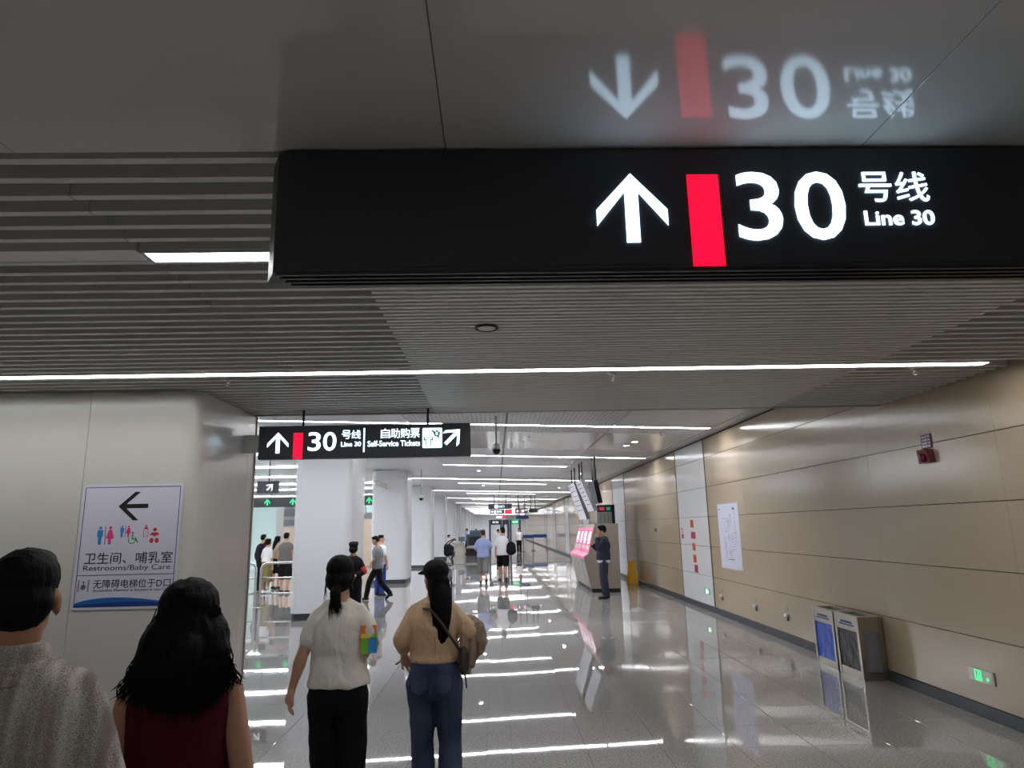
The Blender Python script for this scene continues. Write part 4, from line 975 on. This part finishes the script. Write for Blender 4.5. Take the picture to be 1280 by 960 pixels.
    def shirt(s, mt, hem=.84, sleeve=.5, ease=.02, hemease=.03, sr=.058, sr1=None, folds=.006, name='shirt', neck=1.385, seed=0, vox=None, cuff=None):
        b = Blob(); rings = []
        z = hem
        while z < neck-.004:
            rx, ry = interp(s.tab, z); t = (z-hem)/(neck-hem); e_ = hemease*(1-t)+ease*t
            if z > 1.30: e_ = ease*.8
            if s.sex == 'f' and 1.0 < z < 1.12: rx += hemease*.35
            rings.append((z, rx+e_, ry+e_, 0, -.008 if z > 1.1 else 0)); z += .03
        rx, ry = interp(s.tab, neck); rings.append((neck, rx+.014, ry+.016, 0, -.008))
        b.loft(rings)
        for sd in (-1, 1):
            a = [V(p) for p in s.arm[sd]]
            b.limb([(sd*.035, -.012, 1.372), a[0]+V((-sd*(.035 if sleeve <= 0 else .012), 0, .008))], [.044, .047])
            if sleeve <= 0: continue
            a[0] = a[0]+V((-sd*.008, 0, -.004))
            if sleeve <= 1: b.limb([a[0], a[0].lerp(a[1], sleeve*.5), a[0].lerp(a[1], sleeve)], [.052, sr, sr1 or sr])
            else: b.limb([a[0], a[0].lerp(a[1], .55), a[1], a[1].lerp(a[2], (sleeve-1)*.6), a[1].lerp(a[2], sleeve-1)], [.053, sr, sr*.95, sr*.9, sr1 or sr*.7])
        return s.put(name, b.mesh(vox or s.vox, 9, folds, (7, 7, 5), seed), mt)
    def collar(s, mt):
        b = Blob(); b.loft([(1.345, .118, .104, 0, -.016), (1.362, .112, .10, 0, -.014), (1.385, .085, .08, 0, -.010), (1.425, .072, .072, 0, -.008), (1.432, .066, .066, 0, -.008)])
        return s.put('collar', b.mesh(s.vox*.8, 2), mt)
    def trousers(s, mt, top=.98, length=1.0, rh=.098, rk=.078, ra=.07, folds=.006, name='trousers', seed=3, vox=None, flare=None):
        """length 1 = to the ankle, .5 = knee; wraps the hips"""
        b = Blob(); rings = []
        z = .76
        while z <= top+.001:
            rx, ry = interp(s.tab, z); rings.append((z, rx+.014, ry+.016, 0, 0)); z += .04
        rings[0] = (.76, .12, .10, 0, 0); b.loft(rings)
        for sd in (-1, 1):
            L = [V(p) for p in s.leg[sd]]
            if length >= .999:
                b.limb([L[0], L[0].lerp(L[1], .5), L[1], L[1].lerp(L[2], .5), L[2]+V((0, 0, .01))], [rh, (rh+rk)/2, rk, (rk+ra)/2, ra])
            else:
                t = length*2; b.limb([L[0], L[0].lerp(L[1], t*.5), L[0].lerp(L[1], min(t, 1))] + ([L[1].lerp(L[2], t-1)] if t > 1 else []), [rh, (rh+rk)/2, rk] + ([ra] if t > 1 else []))
        return s.put(name, b.mesh(vox or s.vox, 4, folds, (8, 8, 6), seed), mt)
    def skirt(s, mt, top, hem, rx, ry, name='skirt'):
        b = Blob(); tx, ty = interp(s.tab, top); hx, hy = interp(s.tab, .86)
        b.loft([(hem, rx, ry, 0, 0), (hem+.1, (rx+hx+.02)/2, (ry+hy+.02)/2, 0, 0), (.86, hx+.022, hy+.022, 0, 0), (top, tx+.016, ty+.016, 0, 0)]); return s.put(name, b.mesh(s.vox, 3, .006, (10, 10, 2)), mt)
    def shoes(s, mt='black', sole=None):
        for sd in (-1, 1):
            an = V(s.leg[sd][2]); d = V(s.toe[sd]); b = Blob()
            b.limb([an+V((0, -.045, -.04)), an+V((0, .02, -.03)), an+d*.65+V((0, 0, -.006)), an+d*1.15], [.04, .046, .045, .034]); b.limb([an+V((0, -.01, -.04)), an+V((0, -.01, -.022))], [.043, .04])
            me = b.mesh(max(.008, s.vox*.7), 2)
            if abs(d.z+.06) < .02:
                for v in me.vertices: v.co.z = max(v.co.z, an.z-.083)
            s.put('shoe', me, mt)
    def hair(s, mt='hair', kind='short', vox=None):
        hm = s.hm(); P = lambda *p: hm @ V(p); r3 = hm.to_3x3(); b = Blob()
        if kind == 'short':
            b.ell(P(0, -.018, .047), (.078, .092, .078), r3); b.ell(P(0, -.04, .0), (.075, .072, .06), r3); b.ell(P(0, .03, .088), (.06, .055, .032), r3)
        elif kind == 'fade':
            b.ell(P(0, -.012, .052), (.077, .094, .078), r3); b.ell(P(0, -.042, .0), (.073, .066, .075), r3); b.ell(P(0, .04, .092), (.058, .05, .034), r3)
        elif kind == 'fringe':
            b.ell(P(0, -.012, .045), (.084, .098, .084), r3); b.ell(P(0, -.04, .0), (.083, .075, .065), r3); b.ell(P(0, .05, .072), (.068, .05, .042), r3)
            for sd in (-1, 1): b.ell(P(sd*.07, .0, .012), (.018, .04, .04), r3)
        else:
            b.ell(P(0, -.02, .045), (.084, .097, .084), r3); b.ell(P(0, -.045, -.02), (.083, .074, .08), r3); b.ell(P(0, .035, .085), (.066, .052, .036), r3)
            for sd in (-1, 1): b.ell(P(sd*.066, .0, -.005), (.02, .045, .06), r3)
            if kind == 'pony':
                b.limb([P(0, -.085, -.055), P(.0, -.125, -.085), P(.004, -.125, -.15), P(.01, -.11, -.20)], [.022, .034, .03, .012])
            if kind == 'bun': b.ell(P(0, -.115, -.03), (.05, .042, .05), r3)
            if kind == 'long':
                b.limb([P(0, -.06, -.04), P(0, -.095, -.14), P(0, -.105, -.26), P(0, -.10, -.33)], [.075, .072, .066, .04])
        me = b.mesh(vox or s.vox, 2, .003, (40, 40, 6))
        return s.put('hair', me, mt)

# ---------------- the four walkers in front
# woman in white tee
f = Fig('woman in white tee with low ponytail carrying a colourful box, walking ahead', (-.925, 4.2, 0), R(0), 1.60, 'f', .0085, head_off=(-.01, 0, 0))
f.arm[-1] = [(-.143, -.01, 1.30), (-.205, -.05, 1.10), (-.268, -.01, .905)]; f.hand[-1] = dict(d=(-.25, .05, -1), n=(.9, .3, 0), curl=.5)
f.arm[1] = [(.143, -.01, 1.305), (.215, -.06, 1.16), (.17, .09, 1.10)]; f.hand[1] = dict(d=(-.6, .75, -.15), n=(-.6, -.6, -.4), curl=.5)
f.leg[-1] = [(-.085, 0, .86), (-.08, .05, .47), (-.07, .06, .085)]; f.leg[1] = [(.085, 0, .86), (.085, .03, .46), (.075, -.15, .12)]
f.body(.0062)
f.shirt('tee', hem=.905, sleeve=.62, ease=.016, hemease=.034, sr=.06, sr1=.062, folds=.012)
f.trousers('blacktrouser', top=.955, rh=.098, rk=.083, ra=.08, folds=.006); f.shoes()
f.hair('hair', 'pony', .007)
def strands(fig, roots, mt, parent_name='hair_strands', r=.0016):
    mb = MB()
    for pts in roots: mb.tube(pts, [r]*(len(pts)-1)+[r*.3], 4)
    return fig.put(parent_name, mb.mesh('strands'), mt)
rr = random.Random(11); hm = f.hm(); RT = []
for k in range(70):
    a = rr.uniform(-.03, .03); b_ = rr.uniform(-.02, .02); L = rr.uniform(.10, .17)
    p0 = hm @ V((a*.6, -.125+b_, -.09)); RT.append([p0, p0+V((a*.5, 0, -L*.5)), p0+V((a*.9+.008, .015, -L))])
for k in range(24):
    sd = rr.choice((-1, 1)); p0 = hm @ V((sd*.078, rr.uniform(-.05, .0), -.03)); RT.append([p0, p0+V((sd*.004, -.005, -.05)), p0+V((sd*rr.uniform(-.01, .012), -.005, -rr.uniform(.07, .12)))])
strands(f, RT, 'hair')['kind'] = 'stuff'
# the carried box
t = thing('gift_box', 'small orange blue and green box tucked under the white tee woman\'s arm', 'box', (-.757, 4.178, 1.06), R(14))
def lb(x0, x1, y0, y1, z0, z1, mt, nm):
    me = MB().bbox(x0, x1, y0, y1, z0, z1, .003, 1).mesh(nm); link_mesh(nm, me, mt, t, False, False)
M['bxo'] = mat('box_orange', (236, 124, 40), .45); M['bxb'] = mat('box_blue', (56, 150, 214), .45); M['bxg'] = mat('box_green', (120, 190, 60), .45); M['bxy'] = mat('box_yellow', (240, 200, 70), .45); M['bxr'] = mat('box_red', (205, 70, 40), .45)
lb(-.045, .045, -.07, .13, 0, .155, 'bxo', 'carton')
lb(-.001, .046, -.0715, -.07, .002, .085, 'bxb', 'blue_print'); lb(-.044, -.003, -.0715, -.07, .002, .085, 'bxg', 'green_print'); lb(-.044, .01, -.0715, -.07, .086, .112, 'bxy', 'yellow_print'); lb(.012, .046, -.0715, -.07, .086, .112, 'bxg', 'green_print')
lb(.0455, .047, -.06, .12, .002, .085, 'bxb', 'blue_print'); lb(-.03, .035, -.05, .1, .155, .157, 'bxr', 'red_print')

# woman in tan knit, cap and jeans
f = Fig('woman in tan knit top, black cap and blue jeans walking ahead', (-.405, 4.6, 0), R(-3), 1.545, 'f', .0085, look=R(34))
f.arm[-1] = [(-.15, -.01, 1.305), (-.225, -.04, 1.14), (-.22, .07, 1.035)]; f.hand[-1] = dict(d=(-.05, .3, -1), n=(.5, .6, .2), curl=.3, splay=1.6)
f.arm[1] = [(.15, -.01, 1.305), (.25, -.045, 1.17), (.20, .13, 1.13)]; f.hand[1] = dict(d=(-.5, .8, 0), n=(-.5, -.3, -.5), curl=.6)
f.leg[-1] = [(-.088, 0, .86), (-.085, .05, .47), (-.085, .07, .085)]; f.leg[1] = [(.088, 0, .86), (.10, .05, .46), (.115, -.04, .10)]
f.tab = [(z, rx*1.04, ry*1.06) for (z, rx, ry) in FEM]
f.body(.0062)
f.shirt('tan', hem=1.005, sleeve=1.72, ease=.02, hemease=.03, sr=.062, sr1=.046, folds=.008, seed=5)
b = Blob(); rx, ry = interp(f.tab, 1.0); b.loft([(.985, rx+.022, ry+.022, 0, 0), (1.0, rx+.029, ry+.029, 0, 0), (1.02, rx+.029, ry+.029, 0, 0), (1.035, rx+.02, ry+.02, 0, 0)]); f.put('hem_band', b.mesh(.008, 1), 'tan')
jn = f.trousers('denim', top=1.0, rh=.108, rk=.076, ra=.088, folds=.008, name='jeans', seed=9); f.shoes('white')
for sd in (-1, 1):
    mb = MB(); mb.prism([(-.05, .055), (.05, .055), (.05, -.03), (0, -.06), (-.05, -.03)], (sd*.082, -.142, .865), (1, 0, 0), (0, .16, 1), (0, -1, 0), .008); f.put('pocket', mb.mesh('pocket'), 'denim')
hm = f.hm(); b = Blob(); P = lambda *p: hm @ V(p); r3 = hm.to_3x3()
b.ell(P(0, -.02, .02), (.083, .094, .08), r3); b.limb([P(0, -.05, -.03), P(-.003, -.098, -.14), P(-.005, -.112, -.27), P(-.01, -.11, -.385)], [.08, .078, .07, .055])
me = b.mesh(.008, 2, .005, (60, 60, 3)); f.put('hair', me, 'hair')
RT = []
for k in range(150):
    a = rr.uniform(-.075, .075); p0 = hm @ V((a, -.10-.05*math.sqrt(max(0, 1-(a/.08)**2))*.6, rr.uniform(-.12, .02))); L = rr.uniform(.24, .40)
    RT.append([p0, p0+V((a*.02, -.01, -L*.4)), p0+V((-a*.1, -.015, -L*.75)), p0+V((-a*.12-.004+rr.uniform(-.01, .01), -.005, -L))])
strands(f, RT, 'hair')['kind'] = 'stuff'
b = Blob(); b.ell(P(0, -.014, .052), (.09, .104, .076), r3, 20); cap = f.put('cap', b.mesh(.008, 3), 'cap')
b = Blob(); b.ell(P(0, .10, .034), (.082, .082, .012), (hm.to_3x3() @ Matrix.Rotation(R(-14), 3, 'X')), 20); f.put('cap_brim', b.mesh(.007, 2), 'cap')
# shoulder bag and jacket
t = thing('shoulder_bag', 'dark brown shoulder bag on a long strap behind the tan knit woman', 'bag', (-.25, 4.55, .86))
MB().tube([(-.50, 4.555, 1.255), (-.42, 4.46, 1.255), (-.36, 4.445, 1.19), (-.30, 4.455, 1.10), (-.235, 4.485, 1.0)], .009, 8).build('strap', 'strap', t, True)
b = Blob(); b.ell((-.215, 4.53, .945), (.035, .075, .085)); b.ell((-.215, 4.53, .90), (.036, .08, .05)); me = b.mesh(.008, 3); link_mesh('pouch', me, 'strap', t)
MB().tube([(-.215, 4.46, .90), (-.20, 4.455, .84), (-.195, 4.455, .79)], .006, 6).build('strap_end', 'strap', t)
t = thing('jacket', 'folded beige jacket draped over the tan knit woman\'s right arm', 'jacket', (-.16, 4.55, .9))
b = Blob()
b.loft([(.89, .03, .05, -.185, 4.60), (.93, .05, .075, -.185, 4.61), (1.0, .075, .09, -.165, 4.62), (1.08, .08, .095, -.155, 4.63), (1.15, .06, .085, -.165, 4.63), (1.185, .03, .05, -.175, 4.63)])
b.limb([(-.12, 4.58, 1.13), (-.105, 4.56, 1.04), (-.12, 4.56, .985)], [.04, .045, .03]); b.limb([(-.20, 4.55, 1.15), (-.215, 4.53, 1.02), (-.19, 4.53, .87)], [.03, .028, .022])
me = b.mesh(.008, 3, .016, (26, 26, 5)); link_mesh('cloth', me, 'jacket', t)
b = Blob(); b.limb([(-.155, 4.545, 1.13), (-.16, 4.53, 1.0), (-.165, 4.535, .91)], [.022, .03, .024]); me = b.mesh(.008, 2, .008, (30, 30, 6)); link_mesh('sleeve', me, 'jacket', t)

# woman in burgundy top, long wavy hair
f = Fig('woman in sleeveless burgundy top with long wavy black hair, close to the viewer', (-.985, 2.28, 0), R(15), 1.615, 'f', .0085, look=R(8))
f.arm[-1] = [(-.15, -.01, 1.30), (-.195, -.04, 1.05), (-.20, .04, .82)]; f.arm[1] = [(.15, -.01, 1.30), (.195, -.03, 1.06), (.215, .05, .83)]
f.leg[1] = [(.088, 0, .86), (.09, .05, .46), (.08, .1, .085)]
f.body(.0062); f.shirt('burgundy', hem=.93, sleeve=0, ease=.012, hemease=.025, folds=.006, seed=2); f.trousers('blacktrouser', top=1.0); f.shoes()
hm = f.hm(); P = lambda *p: hm @ V(p); r3 = hm.to_3x3(); b = Blob()
b.ell(P(0, -.02, .03), (.094, .10, .085), r3); b.ell(P(0, -.05, -.05), (.104, .085, .10), r3)
b.limb([P(-.04, -.05, -.05), P(-.075, -.085, -.09), P(-.10, -.10, -.12)], [.078, .07, .045]); b.limb([P(.04, -.05, -.05), P(.07, -.085, -.09), P(.09, -.105, -.11)], [.078, .068, .045]); b.limb([P(0, -.07, -.1), P(0, -.11, -.12), P(0.02, -.115, -.16)], [.08, .08, .05])
me = b.mesh(.008, 3, .006, (30, 30, 6)); f.put('hair', me, 'hair')
RT = []
for k in range(760):
    a = rr.uniform(-1, 1); z0 = rr.uniform(-.13, .03); yb = -.055-.055*math.sqrt(1-a*a)-max(0, -z0)*.28
    wd = .094+max(0, -z0)*.30; p0 = P(a*wd, yb, z0); L = (.195+z0+.04*math.cos(a*2))*rr.uniform(.8, 1.2)+.03; ph = rr.uniform(0, 6); sp = a*.05+rr.uniform(-.022, .022)-(.015 if a < -.6 else 0)
    pts = []
    for q in range(8):
        u = q/7; pts.append(p0+V((sp*u*.8+.015*math.sin(ph+u*8)*u, -.03*u*(1-u)*2+.006*math.cos(ph+u*6)*u, -L*u)))
    RT.append(pts)
for k in range(260):
    a = rr.gauss(.1, .45); a = max(-.95, min(.95, a)); z0 = rr.uniform(-.14, -.08); wd = .094+.30*.11; p0 = P(a*wd, -.10-.045*math.sqrt(1-a*a), z0); L = rr.uniform(.06, .18)*(1.15-.5*abs(a-.1)); ph = rr.uniform(0, 6); sp = rr.uniform(-.04, .04)
    RT.append([p0+V((sp*u+.018*math.sin(ph+u*7)*u, -.008*math.sin(u*3)+.004*math.cos(ph)*u, -L*u)) for u in (0, .2, .4, .6, .8, 1)])
strands(f, RT, 'hair', r=.0021)['kind'] = 'stuff'

# man in cream lace-knit polo
f = Fig('man in cream lace-knit collared shirt with short black hair, at the left edge', (-1.235, 1.86, 0), R(14), 1.715, 'm', .0085, 'skin2', look=R(10), head_off=(-.0, 0, -.005))
f.body(.0062); f.shirt('lace', hem=.78, sleeve=.9, ease=.026, hemease=.045, sr=.07, sr1=.078, folds=.006, seed=4, neck=1.39); f.collar('lace')
f.trousers('uniform', top=.96); f.shoes('white'); f.hair('hair', 'fade', .006)

# ---------------- mid-distance walkers
def walk(f, stride, front=1):
    hw = .085; k = stride
    f.leg[front] = [(front*hw, 0, .86), (front*hw, k*.55, .48), (front*hw, k*.75, .085)]
    f.leg[-front] = [(-front*hw, 0, .86), (-front*hw, -k*.12, .47), (-front*hw, -k*.85, .15)]; f.toe[-front] = (0, .09, -.11)
def finish(f, top, bottom, hair='short', shoes='black'):
    pass
f = Fig('woman in dark uniform and peaked cap with hands clasped behind, red armband', (-2.64, 12.9, 0), R(0), 1.54, 'f', .012)
f.arm[-1] = [(-.145, -.01, 1.30), (-.23, -.07, 1.09), (-.06, -.15, .985)]; f.arm[1] = [(.145, -.01, 1.30), (.23, -.07, 1.09), (.05, -.155, 1.0)]
f.hand[-1] = dict(d=(1, -.1, 0), n=(0, 1, 0), curl=.3); f.hand[1] = dict(d=(-1, -.1, .05), n=(0, 1, 0), curl=.3)
f.body(.009); f.shirt('uniform', hem=.86, sleeve=1.5, ease=.028, hemease=.03, sr=.066, sr1=.06); f.trousers('uniform', rh=.102, rk=.08, ra=.075); f.shoes(); f.hair('hair', 'bun')
hm = f.hm(); P = lambda *p: hm @ V(p); r3 = hm.to_3x3()
b = Blob(); b.ell(P(0, -.01, .075), (.098, .105, .055), r3); b.ell(P(0, .02, .105), (.10, .10, .03), r3); f.put('cap', b.mesh(.01, 3), 'cap'); b = Blob(); b.ell(P(0, .10, .05), (.075, .06, .012), r3); f.put('cap_brim', b.mesh(.008, 1), 'cap')
b = Blob(); b.limb([(.21, -.055, 1.15), (.23, -.07, 1.09)], [.066, .066]); f.put('armband', b.mesh(.01, 2), mat('armband_red', (178, 30, 46), .6))

f = Fig('man in grey tee and black trousers striding left past the second column', (-3.08, 18.2, 0), R(90), 1.60, 'm', .013, head_off=(0, .03, 0), nod=R(-14), lean=.06)
walk(f, .38, -1); f.arm[1] = [(.168, -.01, 1.30), (.21, -.08, 1.06), (.19, -.06, .82)]; f.arm[-1] = [(-.168, -.01, 1.30), (-.20, .04, 1.08), (-.17, .16, .95)]
f.body(.011); f.shirt('greytee', hem=.80, sleeve=.75, hemease=.045, ease=.03, sr=.066); f.trousers('blacktrouser', rh=.098, rk=.075, ra=.066); f.shoes(); f.hair('hair', 'short')
f = Fig('man in white shirt and blue jeans half hidden behind the grey tee man', (-3.2, 19.3, 0), R(-30), 1.62, 'm', .013, look=R(-60))
f.body(.012); f.shirt('teewhite', hem=.84, sleeve=.7); f.trousers('jeansblue'); f.shoes(); f.hair('hair', 'short')

f = Fig('man in light blue tee and grey shorts walking away down the hall', (-.42, 22.4, 0), R(2), 1.70, 'm', .013)
walk(f, .2, -1); f.arm[-1] = [(-.168, -.01, 1.30), (-.25, .02, 1.08), (-.17, .2, .98)]; f.arm[1] = [(.168, -.01, 1.30), (.25, .02, 1.08), (.17, .2, .98)]
f.body(.012); f.shirt('bluetee', hem=.80, sleeve=.85, hemease=.04, ease=.03, sr=.066); f.trousers('greyshort', length=.62, rh=.11, rk=.105, ra=.105, name='shorts'); f.shoes(); f.hair('hairbrown', 'short')
f = Fig('man in white tee and black shorts with a backpack walking away', (.22, 23.2, 0), R(4), 1.76, 'm', .013, look=R(24))
walk(f, .3, -1); f.body(.012); f.shirt('teewhite', hem=.80, sleeve=.7, hemease=.05, ease=.035, sr=.068); f.trousers('blacktrouser', length=.42, rh=.11, rk=.105, name='shorts'); f.shoes(); f.hair('hair', 'fade')
t = thing('backpack', 'black backpack hanging off the white tee man\'s right shoulder', 'backpack', (.50, 23.05, .95))
b = Blob(); b.ell((.50, 23.05, 1.10), (.16, .11, .20)); b.ell((.50, 23.05, 1.0), (.17, .12, .15)); link_mesh('sack', b.mesh(.014, 3, .01), 'cap', t)
MB().tube([(.46, 23.0, 1.26), (.42, 23.05, 1.40), (.36, 23.15, 1.44), (.34, 23.3, 1.38)], .018, 8).build('strap', 'cap', t)

f = Fig('uniformed guard standing by the ticket machine with a hand to the face', (2.66, 17.2, 0), R(88), 1.76, 'm', .011)
f.arm[-1] = [(-.168, -.01, 1.30), (-.20, .12, 1.13), (-.10, .15, 1.36)]; f.hand[-1] = dict(d=(.55, .0, 1), n=(.6, -.6, 0), curl=.7); f.arm[1] = [(.168, -.01, 1.30), (.18, .1, 1.10), (.05, .24, 1.20)]; f.hand[1] = dict(d=(-.6, .2, .7), n=(0, -1, 0), curl=.7)
f.body(.009); f.shirt('teewhite', hem=.80, sleeve=.3, hemease=.03, name='undershirt'); f.shirt('guard', hem=.86, sleeve=1.9, ease=.04, hemease=.055, sr=.07, sr1=.05, name='jacket', folds=.01); f.trousers('guard', rh=.102, rk=.084, ra=.08); f.shoes(); f.hair('hair', 'fringe')

# ---------------- queue beyond the railings
GQ = 'people queuing behind the railings'
f = Fig('person in dark top at the far left of the queue behind the railings', (-7.2, 21.6, 0), R(-20), 1.70, 'm', .014, group=GQ); f.body(); f.shirt('uniform', hem=.82, sleeve=1.6); f.trousers('uniform'); f.shoes(); f.hair('hair')
f = Fig('woman in white top and olive skirt in the queue', (-6.82, 20.9, 0), R(-25), 1.57, 'f', .014, look=R(-25), group=GQ); f.body(); f.shirt('teewhite', hem=.95, sleeve=.8); f.skirt('olive', 1.0, .35, .20, .18); f.shoes('white'); f.hair('hair', 'bun')
f = Fig('woman in beige top and black shorts in the queue', (-6.98, 22.3, 0), R(-15), 1.63, 'f', .014, look=R(-35), group=GQ); f.body(); f.shirt('beigetop', hem=.95, sleeve=.5); f.trousers('blacktrouser', length=.36, rh=.108, rk=.11, name='shorts'); f.shoes(); f.hair('hair', 'long')
f = Fig('person in grey vest and black shorts beside the first column in the queue', (-6.22, 20.7, 0), R(-12), 1.74, 'm', .014, group=GQ); f.body(); f.shirt('greyvest', hem=.84, sleeve=.4, hemease=.05); f.trousers('blacktrouser', length=.5, rh=.11, rk=.11, name='shorts'); f.shoes(); f.hair('hair')

# ---------------- security staff far away
GS = 'security staff at the check point'
f = Fig('seated officer in white shirt leaning on the cream inspection desk', (-3.24, 45.9, -.02), R(-80), 1.66, 'm', .02, group=GS, nod=R(-20), head_off=(0, .12, -.03))
for sd in (-1, 1): f.leg[sd] = [(sd*.085, 0, .60), (sd*.1, .40, .62), (sd*.1, .32, .11)]; f.arm[sd] = [(sd*.185, .06, 1.08), (sd*.2, .2, .88), (sd*.1, .42, .9)]
f.tab = [(z-.26, rx, ry) for (z, rx, ry) in MAL]; f.head_off = 0
f.ho = V((0, .1, -.27)); 
b = Blob(); 
b.loft([(z, rx, ry, 0, 0) for (z, rx, ry) in f.tab]); hm = f.hm(); P = lambda *p: hm @ V(p); r3 = hm.to_3x3()
b.limb([(0, 0, 1.08), (0, .05, 1.17), P(0, -.02, -.05)], [.06, .055, .05]); b.ell(P(0, -.012, .025), (.072, .09, .086), r3); b.ell(P(0, .028, -.05), (.055, .06, .06), r3); b.limb([P(0, .088, .01), P(0, .105, -.025)], [.01, .013], 8)
for sd in (-1, 1): b.limb(f.arm[sd], [.046, .036, .025]); b.limb(f.leg[sd], [.085, .055, .036]); f.fingers(b, sd); b.limb([V(f.leg[sd][2]), V(f.leg[sd][2])+V((0, .12, -.05))], [.035, .03])
f.put('body', b.mesh(.016, 3), 'skin')
b = Blob(); b.loft([(z, interp(f.tab, z)[0]+.03, interp(f.tab, z)[1]+.03, 0, 0) for z in (.56, .64, .72, .80, .90, 1.0, 1.06, 1.10)])
for sd in (-1, 1): b.limb([f.arm[sd][0], V(f.arm[sd][0]).lerp(V(f.arm[sd][1]), .7)], [.07, .07])
f.put('shirt', b.mesh(.016, 3, .006), 'teewhite')
b = Blob(); b.loft([(.52, .16, .13, 0, 0), (.60, .185, .14, 0, 0), (.68, .18, .135, 0, 0)])
for sd in (-1, 1): b.limb(f.leg[sd], [.1, .075, .065])
f.put('trousers', b.mesh(.016, 3), 'blacktrouser'); f.shoes(); f.hair('hair')
t = thing('stool', 'grey stool under the seated officer at the inspection desk', 'stool', (-3.24, 45.9, 0))
MB().lathe([(.17, .42), (.18, .45), (.18, .48), (.16, .50)], (-3.24, 45.9, 0), n=18).build('seat', 'greyband', t, True)
for a in (45, 135, 225, 315): MB().tube([(-3.24+.1*math.cos(R(a)), 45.9+.1*math.sin(R(a)), .43), (-3.24+.17*math.cos(R(a)), 45.9+.17*math.sin(R(a)), 0)], .014, 8).build('leg', 'steel', t)
for (x, y, rz, h, lb_, top) in [(-2.05, 48.6, 100, 1.74, 'officer in pale blue shirt standing behind the x-ray scanner', 'bluetee'), (-1.45, 50.5, 160, 1.70, 'officer in dark top farther behind the x-ray scanner', 'uniform'), (.15, 44.6, -60, 1.66, 'person in white top waiting before the leftmost security gate', 'teewhite'), (1.62, 48.6, 170, 1.70, 'officer in white shirt beside the right security gate', 'teewhite')]:
    f = Fig(lb_, (x, y, 0), R(rz), h, 'm', .02, group=GS); f.body(); f.shirt(top, hem=.84, sleeve=.7); f.trousers('blacktrouser'); f.shoes(); f.hair('hair')
